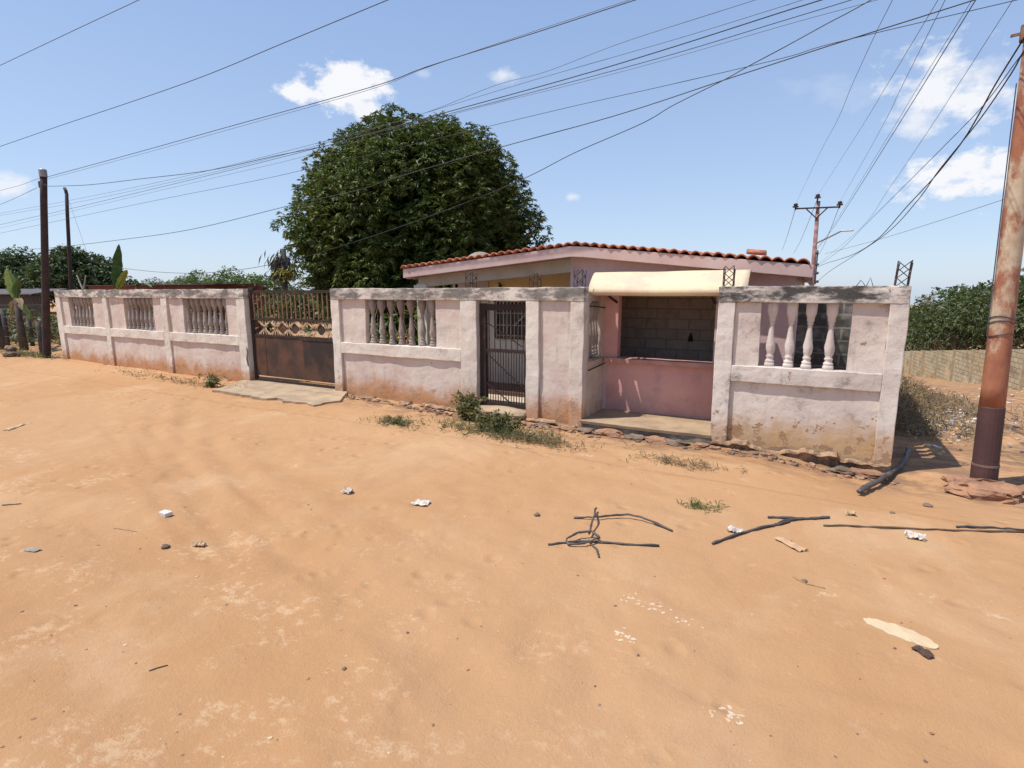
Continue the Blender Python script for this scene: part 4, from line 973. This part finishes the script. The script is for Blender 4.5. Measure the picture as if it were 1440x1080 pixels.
# dry twigs behind the gate
mb = MB()
for k in range(30):
    x = random.uniform(-12.5,-8.2); y = random.uniform(10.5,12.5); h = random.uniform(1.3,2.1)
    mb.tube([(x,y,0),(x+random.uniform(-.25,.25),y,h*.5),(x+random.uniform(-.6,.6),y+random.uniform(-.3,.3),h)], [.025,.016,.006], 5)
    mb.tube([(x,y,h*.55),(x+random.uniform(-.6,.6),y,h*.95)], [.012,.005], 4)
o = mb.build('brushwood', DRY, loc=(-10,11.5,0)); tag(o, 'tangle of dry twigs behind the driveway gate', 'brushwood', kind='stuff')
C = np.array([[random.uniform(-13.5,-8),random.uniform(11,14),random.uniform(.3,2.0)] for _ in range(260)])
v, q = leaves(C, np.tile([0,0,.4],(260,1)), 8, .2, .09, .2); o = npmesh('hedge_growth', v, q, SHRUB); tag(o, 'loose green growth in the yard behind the driveway gate', 'undergrowth', kind='stuff')
# ------------------------------------------------------------------ far block wall down the side street
def at_ground_dir(px, py, depth):
    d = Vector(ray(px, py)); t = depth/FPX; return Vector((d.x*t, d.y*t, HC+d.z*t))
fa_ = [at_ground_dir(1470, 552, 18.6), at_ground_dir(1440, 548, 20.6), at_ground_dir(1285, 528, 34.0), at_ground_dir(1262,524,38)]
bw = thing('block_wall', ((fa_[1].x+fa_[2].x)/2,(fa_[1].y+fa_[2].y)/2,fa_[2].z), 'long stained yellowish block wall down the side street', 'wall')
A, B = fa_[1], fa_[2]; dirv = (B-A); Ld = dirv.length; dh = Vector((dirv.x,dirv.y,0)).normalized(); nrm = Vector((-dh.y,dh.x,0))*1.0
m = MB(); S0 = A-dirv*.6; S1 = B+dirv*.5; hgt = 1.55; nseg = 40
def wz(t): return S0.lerp(S1, t)
vs = []; fs = []
for i in range(nseg+1):
    p = wz(i/nseg); zg = gh(p.x,p.y)
    ztp = p.z+hgt+.02*mnoise.noise(Vector((i*.7,0,0)))
    vs += [p+Vector((0,0,-1.2)), Vector((p.x,p.y,ztp)), Vector((p.x,p.y,ztp))-nrm*.15, p-nrm*.15+Vector((0,0,-1.2))]
for i in range(nseg):
    for j in range(3): k = i*4+j; fs.append((k,k+1,k+5,k+4))
fs.append((0,1,2,3)); fs.append(tuple(nseg*4+j for j in range(4)))
m.add(vs, fs).build('blockwork', FARBLOCK, bw)
npil = 12
for k in range(npil):
    t = (k+.5)/npil; p = wz(t); q_ = p+nrm*.04
    m = MB(); m.bar(q_+Vector((0,0,-1)), q_+Vector((0,0,hgt+.02)), .11, .12); m.build('pillar', plain('pilaster_concrete_%d' % k, (.44,.36,.24), (.3,.24,.16), scale=4) if k == 0 else bpy.data.materials['pilaster_concrete_0'], bw)
# ------------------------------------------------------------------ weeds, dry grass, litter by the right bank
def tuft(name, label, cat, px, py, rx, ry, n, L, W, mat, h=.12, kind=None, droop=-.2, per=7, dark=None):
    p = gpt(px, py); C = []
    for _ in range(n):
        x = p.x+random.gauss(0,rx*.5); y = min(p.y+random.gauss(0,ry*.5), 8.02) if p.y < 8.05 else p.y+random.gauss(0,ry*.5)
        C.append([x, y, gh(x,y)+h*random.random()**1.5])
    v, q = leaves(np.array(C), np.tile([0,0,.5],(n,1)), per, L, W, droop, .9)
    o = npmesh(name, v, q, mat); return tag(o, label, cat, kind=kind)
def bush(label, px, py, r_, h, nst, mat):
    p = gpt(px, py); p.z = gh(p.x,p.y); b = thing('weed_bush', p, label, 'weed', 'weeds at the foot of the wall'); mb = MB(); C = []
    for _ in range(nst):
        e_ = p+Vector((random.gauss(0,r_*.55),-abs(random.gauss(0,r_*.3)),h*random.uniform(.45,1)))
        s = p+Vector((random.gauss(0,r_*.3),-abs(random.gauss(0,.06)),-.02)); mb.tube([s,(s+e_)/2+Vector((0,0,.03)),e_], [.006,.005,.003], 4)
        for k in range(9): C.append(s.lerp(e_, .25+.75*random.random())+Vector((random.gauss(0,.03),random.gauss(0,.03),random.gauss(0,.02))))
    mb.build('stems', DRY, b); C = np.array([tuple(c) for c in C])
    v, q = leaves(C, np.tile([0,-.1,.4],(len(C),1)), 4, .075, .035, .1); npmesh('foliage', v, q, mat, b)
bush('tallest green weed at the left pier of the barred gate', 662, 590, .42, .5, 30, WEED)
bush('low green weed clump in front of the barred gate', 700, 604, .5, .3, 26, WEED)
bush('small weed sprig at the foot of the left wall by the driveway', 303, 544, .25, .3, 10, WEED)
tuft('grass', 'thin green and dry grass spreading below the barred gate', 'grass', 712, 612, 1.3, .35, 240, .12, .012, WEED, .06, 'stuff')
tuft('grass', 'low strip of dry grass trailing right from the weeds', 'grass', 745, 622, .7, .22, 110, .1, .01, DRYLEAF, .04, 'stuff')
tuft('grass_patch', 'grey-green grass patch on the dirt right of the driveway slab', 'grass', 556, 595, .45, .22, 90, .1, .012, WEED, .04, 'stuff')
tuft('grass_tuft', 'bright green grass tuft alone on the orange dirt', 'grass', 982, 714, .2, .1, 40, .06, .008, SHRUB, .02, 'stuff')
tuft('dry_grass', 'thin dry grass on the dirt below the kiosk step', 'grass', 955, 652, .6, .16, 70, .09, .009, DRYLEAF, .03, 'stuff')
tuft('dry_weeds', 'straggling dry weeds along the foot of the left wall', 'grass', 250, 537, 2.4, .25, 90, .12, .012, DRYLEAF, .05, 'stuff')
tuft('dry_weeds', 'dry weeds around the foot of the tall left pole', 'grass', 40, 500, 2.2, .5, 140, .16, .015, WEED, .08, 'stuff')
# right bank: dry scrub, litter
C = []; rngp = random.Random(3)
for _ in range(900):
    y = rngp.uniform(10.2,18); x = 1.08+abs(rngp.gauss(0,.5))*(1+.2*(y-9)); hh = .36*math.exp(-(x-1.08)/.8)*sstep(9,12,y)
    C.append([x,y,gh(x,y)+rngp.random()*(.05+hh*1.6)])
v, q = leaves(np.array(C), np.tile([0,0,.5],(len(C),1)), 8, .2, .015, -.2, .9); o = npmesh('dry_scrub', v, q, DRYLEAF); tag(o, 'dry brown scrub on the bank behind the wall corner', 'scrub', kind='stuff')
mb = MB()
for _ in range(70):
    y = rngp.uniform(10.8,16); x = 1.1+abs(rngp.gauss(0,.4)); z = gh(x,y); h = rngp.uniform(.2,.65)
    mb.tube([(x,y,z),(x+rngp.uniform(-.1,.2),y+rngp.uniform(-.2,.2),z+h*.6),(x+rngp.uniform(-.2,.45),y+rngp.uniform(-.3,.3),z+h)], [.008,.006,.003], 4)
o = mb.build('scrub_twigs', DRY, loc=(1.4,12,0)); tag(o, 'bare brown twigs of the scrub behind the wall corner', 'scrub', kind='stuff')
def flake(c, r_, th, seed, n=9, flat=1.0, tilt=.0, el=1.0, rot=0.0):
    rg = random.Random(seed); vs = []; top = []
    c = Vector(c)
    for i in range(n):
        a = 2*math.pi*i/n; rr = r_*rg.uniform(.6,1.1); x = rr*math.cos(a)*el; y = rr*math.sin(a); x, y = x*math.cos(rot)-y*math.sin(rot), x*math.sin(rot)+y*math.cos(rot)
        top.append((c.x+x, c.y+y, c.z+th*rg.uniform(.5,1.3)*flat+tilt*x))
    bot = [(c.x+(x-c.x)*.96, c.y+(y-c.y)*.96, c.z-.01) for x, y, z in top]
    v = top+bot+[(c.x,c.y,c.z+th*rg.uniform(.9,1.6)*flat)]
    return v, [(i,(i+1)%n,2*n) for i in range(n)]+[(i+n,(i+1)%n+n,(i+1)%n,i) for i in range(n)]
mb = MB(); mats_ = [PAPER, CARD, plain('grey_plastic_litter',(.4,.4,.4)), plain('blue_litter',(.2,.25,.35))]
for k in range(420):
    a_ = rngp.random()
    if a_ < .8: px = rngp.gauss(1325,34); py = rngp.gauss(590,14) if px < 1400 else rngp.gauss(615,10)
    else: px = rngp.uniform(1275,1440); py = rngp.uniform(575,650)
    if px < 1272 or (p_ := gpt(px,py)).y < 10.2: continue
    p = gpt(px, py); r_ = rngp.choice([.01,.014,.02,.03,.045]); z = p.z+rngp.random()*.05*(1 if a_ < .8 else 0)
    v, f = flake((p.x,p.y,z), r_, r_*rngp.uniform(.2,.9), k, 7); mb.add(v, f, rngp.choices([0,1,2,3],[4,5,4,.4])[0])
o = mb.build('litter', mats_, loc=(2,10,0)); tag(o, 'scattered white rubbish over the bank beyond the wall corner', 'litter', kind='stuff')
mb = MB()
for k in range(60):
    px = rngp.uniform(1290,1440); py = rngp.uniform(538,556) if k < 25 else rngp.uniform(560,640)
    p = gpt(px,py); v, f = flake(p, rngp.uniform(.02,.07), .025, k+900, 7); mb.add(v, f, rngp.choices([0,1,2],[3,3,3])[0])
o = mb.build('rubble', [PAPER,STONE,CARD], loc=(4,20,0)); tag(o, 'sparse rubble along the far side street', 'rubble', kind='stuff')
# ------------------------------------------------------------------ stones
def stone(name, label, cat, c, rx, ry, rz, mat, seed, group=None, sub=3, sink=.35, amp=.35):
    import bmesh
    bm = bmesh.new(); bmesh.ops.create_icosphere(bm, subdivisions=sub, radius=1)
    for v in bm.verts:
        d = mnoise.noise_vector(v.co*1.3+Vector((seed,0,0)))*amp+mnoise.noise_vector(v.co*3.5+Vector((0,seed,0)))*amp*.35
        v.co = Vector(((v.co.x+d.x)*rx,(v.co.y+d.y)*ry,(v.co.z+d.z)*rz))
    me = bpy.data.meshes.new(name); bm.to_mesh(me); bm.free(); me.materials.append(mat)
    o = bpy.data.objects.new(name, me); col.objects.link(o); o.location = Vector(c)+Vector((0,0,rz*(1-2*sink)))
    return tag(o, label, cat, group)
p = gpt(1380,694); stone('footing_rock', 'flat broken reddish footing slab at the foot of the rusty pole', 'rock', (p.x-.0,p.y-.06,p.z), .36,.25,.11, ROCKM, 4, sub=4, sink=.2, amp=.55)
p = gpt(17,501)
for k, (dx, dz, s, lab) in enumerate(((0,0,.3,'lower flat stone of the small pile near the left edge'),(-.05,.17,.2,'upper stone of the small pile near the left edge'))):
    stone('rock', lab, 'rock', (p.x+dx,p.y,p.z+dz), s,s*.7,.11, STONE, 11+k, 'stones near the left edge', sink=.15)
for k, (px, py, rx, rz) in enumerate(((800,604,.14,.05),(826,609,.2,.07),(858,612,.26,.09),(893,618,.2,.07),(925,621,.24,.08),(955,625,.16,.06),(985,630,.12,.045),(760,600,.15,.05),(738,596,.12,.045),(1190,655,.22,.05),(1225,660,.24,.07))):
    p = gpt(px,py); rx *= .85; rz *= .7
    stone('footing_stone', ['first small stone under the kiosk step from the left','second stone under the left end of the kiosk step','long brown stone under the kiosk step','grey lump under the middle of the kiosk step','reddish stone right of the grey lump under the step','stone under the right end of the kiosk step','small stone below the right kiosk pier','flat stone right of the barred gate','small flat stone below the barred gate threshold','flat rubble stone under the corner wall','broken footing lump under the wall corner'][k], 'stone', (p.x,7.98-.02*(k%3),p.z), rx, .1, rz, STONE if k % 2 else ROCKM, 30+k, 'loose stones under the wall footing', sink=.25, amp=.6)
stone('threshold_stone', 'concrete threshold slab under the barred gate', 'step', (-4.7,8.1,-.06), .55,.2,.1, CONC, 77, sink=.0, amp=.15)
for k, (px, py, s, lab) in enumerate(((1304,712,.06,'grey pebble between the pole and the cables'),(1255,722,.03,'small stone above the long stick'),(573,890,.015,'tiny dark pebble in the foreground centre'),(484,941,.02,'dark pebble at the lower left of centre'),(755,725,.04,'pale stone left of the black straps'),(735,596,.03,'pebble by the weeds'),(233,770,.05,'brown clod left of the pale husk'),(1131,818,.03,'dark clod below the curled leaf'))):
    p = gpt(px,py); stone('pebble', lab, 'pebble', p, s*.75,s*.65,s*.4, STONE, 50+k, 'stones on the dirt', sub=2, sink=.25)
mb = MB()
for k in range(260):
    px = rngp.uniform(-40,1480); py = 590+490*rngp.random()**1.6; p = gpt(px,py)
    if p.y > 7.7: continue
    s = rngp.choice([.004,.005,.006,.007,.009,.012]); v, f = flake((p.x,p.y,p.z-s*.2), s, s*.5, k, 6); mb.add(v, f, rngp.choices([0,1,2],[5,3,2])[0])
o = mb.build('gravel', [STONE,ROCKM,CARD], loc=(-2,4,0)); tag(o, 'small grit and crumbs strewn over the orange dirt', 'gravel', kind='stuff')
mb = MB()
for k in range(500):
    x = rngp.uniform(-8.4,1.1); 
    if -3.16 < x < -1.17 and rngp.random() < .5: continue
    y = 7.98-abs(rngp.gauss(0,.12)); s = rngp.choice([.012,.016,.022,.03,.045]); v, f = flake((x,y,gh(x,y)), s, s*.6, k+2000, 7); mb.add(v, f, rngp.choices([0,1,2],[4,3,3])[0])
o = mb.build('rubble', [STONE,ROCKM,FOOT], loc=(-3,7.9,0)); tag(o, 'crumbled plaster and stone chips along the wall foot', 'rubble', kind='stuff')
# ------------------------------------------------------------------ litter pieces
def crumple(name, label, cat, px, py, L, Wd, h, mat, seed, rot=0.0, n=9):
    p = gpt(px,py); vs = []; fs = []; rg = random.Random(seed)
    for i in range(n+1):
        for j in range(n+1):
            u = i/n-.5; v = j/n-.5; e_ = 1+.25*mnoise.noise(Vector((u*3,v*3,seed)))
            x = u*L*e_; y = v*Wd*e_*(.35+.65*(i/n) if 'cone' in name else 1)
            z = h*(.5+mnoise.noise(Vector((u*4+seed,v*4,0)))+.5*mnoise.noise(Vector((u*9,v*9+seed,0))))
            x, y = x*math.cos(rot)-y*math.sin(rot), x*math.sin(rot)+y*math.cos(rot)
            vs.append((p.x+x,p.y+y,p.z+max(.004,z)))
    for i in range(n):
        for j in range(n): k = i*(n+1)+j; fs.append((k,k+1,k+n+2,k+n+1))
    o = MB().add(vs, fs).build(name, mat, loc=p, smooth=False, fix=False); o.modifiers.new('t','SOLIDIFY').thickness = .003
    return tag(o, label, cat)
crumple('paper_scrap', 'white pointed sheet of crumpled paper in the middle of the dirt', 'litter', 593, 709, .17, .11, .035, PAPER, 3, .2)
crumple('paper_scrap', 'small crumpled white paper left of the pointed sheet', 'litter', 489, 693, .1, .09, .05, PAPER, 5)
crumple('plastic_scrap', 'crumpled white wrapper near the long stick at right', 'litter', 1287, 757, .14, .1, .05, PAPER, 8)
crumple('plastic_scrap', 'dusty white wrapper beside the black cables', 'litter', 1033, 748, .11, .08, .04, PAPER, 9)
crumple('plastic_scrap', 'pale scrap above the long stick', 'litter', 1196, 724, .09, .07, .04, CARD, 10)
crumple('husk', 'pale curled husk at lower left', 'litter', 280, 768, .1, .045, .04, CARD, 12, .4)
crumple('dry_palm_strip', 'long pale strip lying near the left edge', 'litter', 25, 600, .5, .08, .015, CARD, 13, -.9)
crumple('curled_leaf', 'long curled tan leaf below the black cables', 'dry leaf', 1112, 767, .26, .08, .025, plain('tan_leaf',(.46,.3,.18),(.38,.24,.14)), 14, -.75)
crumple('grey_scrap', 'grey flat scrap at the lower left', 'litter', 45, 774, .12, .05, .01, plain('grey_rag',(.34,.3,.26)), 15, .3)
crumple('cloth_scrap', 'dark leathery scrap against the cream card', 'litter', 1298, 919, .1, .06, .02, plain('dark_rag',(.1,.06,.045),(.06,.04,.03)), 16, -.8)
for (pa, pb, n_, lab) in (((868,833),(988,880),30,'crumbling strip of half-buried white plastic below the black straps'),((990,995),(1045,1012),22,'half-buried dusty plastic fragments at the bottom right of centre'),((865,885),(892,905),14,'pale plastic fragments left of the crumbling strip')):
    mb = MB()
    for k in range(n_):
        t_ = rngp.random(); p = gpt(pa[0]+(pb[0]-pa[0])*t_+rngp.gauss(0,6), pa[1]+(pb[1]-pa[1])*t_+rngp.gauss(0,4)); s_ = rngp.choice([.005,.007,.01,.014])
        v, f = flake((p.x,p.y,p.z-.003), s_, .004, k+400, 7, el=1.8, rot=rngp.uniform(-1,1)); mb.add(v, f, rngp.choice([0,0,1]))
    tag(mb.build('plastic_fragments', [plain('dusty_white_plastic',(.56,.43,.32),(.5,.35,.23)), CARD], loc=gpt(*pa)), lab, 'litter', kind='stuff')
p = gpt(1272,893); v, f = flake((p.x,p.y,p.z), .125, .012, 71, 40, 1, 0, 1.65, -.35)
rg_ = random.Random(5); v = [(p.x+((math.cos(2*math.pi*(i%40)/40)*.2*(1.15 if math.cos(2*math.pi*(i%40)/40) < 0 else .85))*.94+math.sin(2*math.pi*(i%40)/40)*.075*.34)*(1+.08*mnoise.noise(Vector((i%40*.35,0,2)))) if i < 80 else v[i][0], p.y+(math.sin(2*math.pi*(i%40)/40)*.075*.94-math.cos(2*math.pi*(i%40)/40)*.2*.34)*(1+.1*mnoise.noise(Vector((i%40*.35,3,2)))) if i < 80 else v[i][1], v[i][2]) for i in range(len(v))]; o = MB().add(v,f).build('card_piece', CARD, loc=p); tag(o, 'flat oval cream card lying at lower right', 'litter')
p = gpt(1108,766)
p = gpt(233,725); o = MB().box(p.x-.055,p.x+.055,p.y-.035,p.y+.035,p.z,p.z+.04,seg=.02).jitter(.004,30,1).build('foam_block', PAPER, loc=p, bevel=.004)
tag(o, 'small white block with shaded front at the left of the dirt', 'block')
def strap(name, label, cat, polys, w, h, mat, rr=None):
    P0 = gpt(*polys[0][0][:2]); t = thing(name, P0, label, cat) if len(polys) > 1 else None; o = None
    for poly in polys:
        P = [gpt(p[0],p[1])+Vector((0,0,h+(p[2] if len(p) > 2 else 0))) for p in poly]
        Q = []
        for i in range(len(P)-1):
            for s in range(6):
                q_ = P[i].lerp(P[i+1], s/6); n_ = mnoise.noise_vector(q_*5+Vector((len(poly),0,0))); Q.append(q_+Vector((n_.x*min(w,.012)*1.4,n_.y*min(w,.012)*1.4,abs(n_.z)*min(w,.012)*.5)))
        Q.append(P[-1])
        m = MB().tube(Q, [w*(.85+.3*random.random()) for _ in Q], 6); m.jitter(min(w,.012)*.7,22,len(poly))
        o = m.build('strip' if t else name, mat, t, loc=None if t else P0, smooth=True)
    if not t: tag(o, label, cat)
strap('black_straps', 'knotted black rubber straps forming a crooked cross on the dirt', 'strap',
    [[(770,767),(800,764),(832,763),(880,767),(927,769)],[(796,764,.03),(812,758,.05),(832,756,.05),(842,762,.03),(822,769,.02),(800,768,.01),(796,764,.02)],[(829,757,.03),(835,740,.08),(838,720,.03)],[(806,729),(838,731,.02),(880,729,.03),(900,732,.03),(946,748)],[(828,762),(838,775),(842,785)]], .0095, .01, BLACKPL)
strap('black_cable', 'bundled black cable ends lying right of the straps', 'cable',
    [[(1002,766),(1040,752),(1085,741),(1110,735)],[(1080,729),(1120,731),(1166,729)],[(1085,741),(1100,735),(1130,731)]], .012, .012, BLACKPL)
strap('long_stick', 'long thin dark stick running to the right edge', 'stick', [[(1158,740),(1230,742),(1300,746),(1380,748),(1445,750)]], .009, .009, plain('dark_stick',(.14,.09,.06)))
strap('black_rod', 'short dark rod beside the long stick at the right edge', 'rod', [[(1345,742),(1390,743),(1445,747)]], .01, .01, BLACKPL)
strap('black_hose', 'thick black hose emerging from the foot of the wall corner', 'hose', [[(1208,697,.02),(1225,688,.03),(1250,674,.04),(1272,655,.05),(1276,640,.06)]], .033, .03, BLACKPL)
strap('twig', 'thin twig on the dirt at left', 'stick', [[(160,743),(175,745),(192,748)]], .003, .003, DRY)
strap('twig', 'short dark twig near the left edge', 'stick', [[(2,711),(15,710),(30,709)]], .005, .005, DEADWOOD)
strap('twig', 'pale twigs above the dusty plastic at right', 'stick', [[(1115,812),(1135,822),(1160,828)]], .004, .004, DRY)
strap('twig', 'thin grey twig at lower left foreground', 'stick', [[(210,944),(222,940),(236,936)]], .003, .003, DEADWOOD)
# ------------------------------------------------------------------ sky and light
world = bpy.data.worlds.new('World'); sc.world = world; world.use_nodes = True
nt = world.node_tree; nt.nodes.clear()
LV = Vector((.37,.31,-1)).normalized(); SV = -LV
el = math.asin(SV.z); az = math.atan2(SV.x, SV.y)
sky = nt.nodes.new('ShaderNodeTexSky'); sky.sky_type = 'NISHITA'; sky.sun_disc = False
sky.sun_elevation = el; sky.sun_rotation = az; sky.altitude = 50; sky.air_density = 1.0; sky.dust_density = .7; sky.ozone_density = 1.0
SKYS = .12
out = nt.nodes.new('ShaderNodeOutputWorld'); bg = nt.nodes.new('ShaderNodeBackground'); bg.inputs[1].default_value = SKYS
sz = nt.nodes.new('ShaderNodeSeparateXYZ'); tc0 = nt.nodes.new('ShaderNodeTexCoord'); nt.links.new(tc0.outputs['Generated'], sz.inputs[0])
mr = nt.nodes.new('ShaderNodeMapRange'); nt.links.new(sz.outputs[2], mr.inputs[0]); mr.inputs[1].default_value = 0; mr.inputs[2].default_value = .55
cc = nt.nodes.new('ShaderNodeMixRGB'); nt.links.new(mr.outputs[0], cc.inputs[0]); cc.inputs[1].default_value = (2.5,3.15,4.2,1); cc.inputs[2].default_value = (1.25,1.95,3.55,1)
hz = nt.nodes.new('ShaderNodeMixRGB'); hz.inputs[0].default_value = .72; nt.links.new(sky.outputs[0], hz.inputs[1]); nt.links.new(cc.outputs[0], hz.inputs[2])
nt.links.new(hz.outputs[0], bg.inputs[0])
tc = nt.nodes.new('ShaderNodeTexCoord'); D = tc.outputs['Generated']
def wm(op, a, b=None, clamp=False):
    o = nt.nodes.new('ShaderNodeMath'); o.operation = op; o.use_clamp = clamp
    for i, x in enumerate((a,b)):
        if x is None: continue
        if hasattr(x,'node'): nt.links.new(x, o.inputs[i])
        else: o.inputs[i].default_value = x
    return o.outputs[0]
def wdot(v):
    o = nt.nodes.new('ShaderNodeVectorMath'); o.operation = 'DOT_PRODUCT'; nt.links.new(D, o.inputs[0]); o.inputs[1].default_value = v; return o.outputs['Value']
def wnoise(scale, det, rough, off):
    mp = nt.nodes.new('ShaderNodeMapping'); nt.links.new(D, mp.inputs[0]); mp.inputs['Location'].default_value = off; mp.inputs['Scale'].default_value = (1,1,1.5)
    o = nt.nodes.new('ShaderNodeTexNoise'); nt.links.new(mp.outputs[0], o.inputs['Vector']); o.inputs['Scale'].default_value = scale; o.inputs['Detail'].default_value = det; o.inputs['Roughness'].default_value = rough; return o.outputs['Fac']
nz = wnoise(26, 7, .62, (0,0,0)); nz2 = wnoise(9, 4, .55, (3,1,0)); alpha = None
# (px, py, half-width, half-height, tilt, opacity, softness)
CL = [(425,130,46,14,-.1,1,.5),(490,125,55,32,.1,1,.5),(505,150,36,22,0,.95,.6),(707,106,22,11,0,.7,.9),(804,277,11,6,0,.6,.8),(12,262,34,20,.2,.75,.8),
      (1325,130,78,54,-.35,.95,.7),(1290,165,52,32,0,.75,.9),(1375,105,36,26,0,.6,.9),(1360,248,80,38,-.1,1,.5),(1410,232,42,28,0,1,.5),(1170,128,80,26,-.25,.22,1.2),(1440,15,50,16,0,.0,1),(595,103,12,8,0,.3,1)]
for px, py, a, b, tl_, op, soft in CL:
    c = Vector(ray(px,py)).normalized(); r_ = c.cross(Vector((0,0,1))).normalized(); u_ = r_.cross(c)
    ln = Vector(ray(px,py)).length; r2 = r_*math.cos(tl_)+u_*math.sin(tl_); u2 = u_*math.cos(tl_)-r_*math.sin(tl_)
    x_ = wm('DIVIDE', wdot(r2), a/ln); y_ = wm('DIVIDE', wdot(u2), b/ln)
    dd = wm('SQRT', wm('ADD', wm('MULTIPLY',x_,x_), wm('MULTIPLY',y_,y_)))
    fld = wm('ADD', wm('SUBTRACT', 1.05, dd), wm('MULTIPLY', wm('SUBTRACT', nz, .5), 2.6))
    fld = wm('ADD', fld, wm('MULTIPLY', wm('SUBTRACT', nz2, .5), 1.2))
    al = wm('MULTIPLY', wm('DIVIDE', fld, soft, True), op, True)
    al = wm('MULTIPLY', al, wm('GREATER_THAN', wdot(c), .5))
    alpha = al if alpha is None else wm('MAXIMUM', alpha, al)
bg2 = nt.nodes.new('ShaderNodeBackground'); bg2.inputs[0].default_value = (.95,.96,1,1); bg2.inputs[1].default_value = .58
mx = nt.nodes.new('ShaderNodeMixShader'); nt.links.new(alpha, mx.inputs[0]); nt.links.new(bg.outputs[0], mx.inputs[1]); nt.links.new(bg2.outputs[0], mx.inputs[2]); nt.links.new(mx.outputs[0], out.inputs[0])
sun = bpy.data.lights.new('sun','SUN'); sun.energy = 3.1; sun.angle = R(.5); sun.color = (1,.95,.87)
so = bpy.data.objects.new('sun', sun); col.objects.link(so); so.rotation_euler = LV.to_track_quat('-Z','Y').to_euler(); so.location = (-10,-8,25)
# ------------------------------------------------------------------ camera
cam = bpy.data.cameras.new('camera'); cam.sensor_width = 36; cam.lens = FPX/1440*36; cam.clip_end = 1500; cam.clip_start = .05
co = bpy.data.objects.new('camera', cam); col.objects.link(co); co.location = (0,0,HC); co.rotation_euler = (math.pi/2-TH, 0, YAW); sc.camera = co
vs_ = sc.view_settings; vs_.view_transform = 'Standard'; vs_.look = 'None'; vs_.gamma = 1; vs_.exposure = .77
sc.render.resolution_x = 1024; sc.render.resolution_y = 768
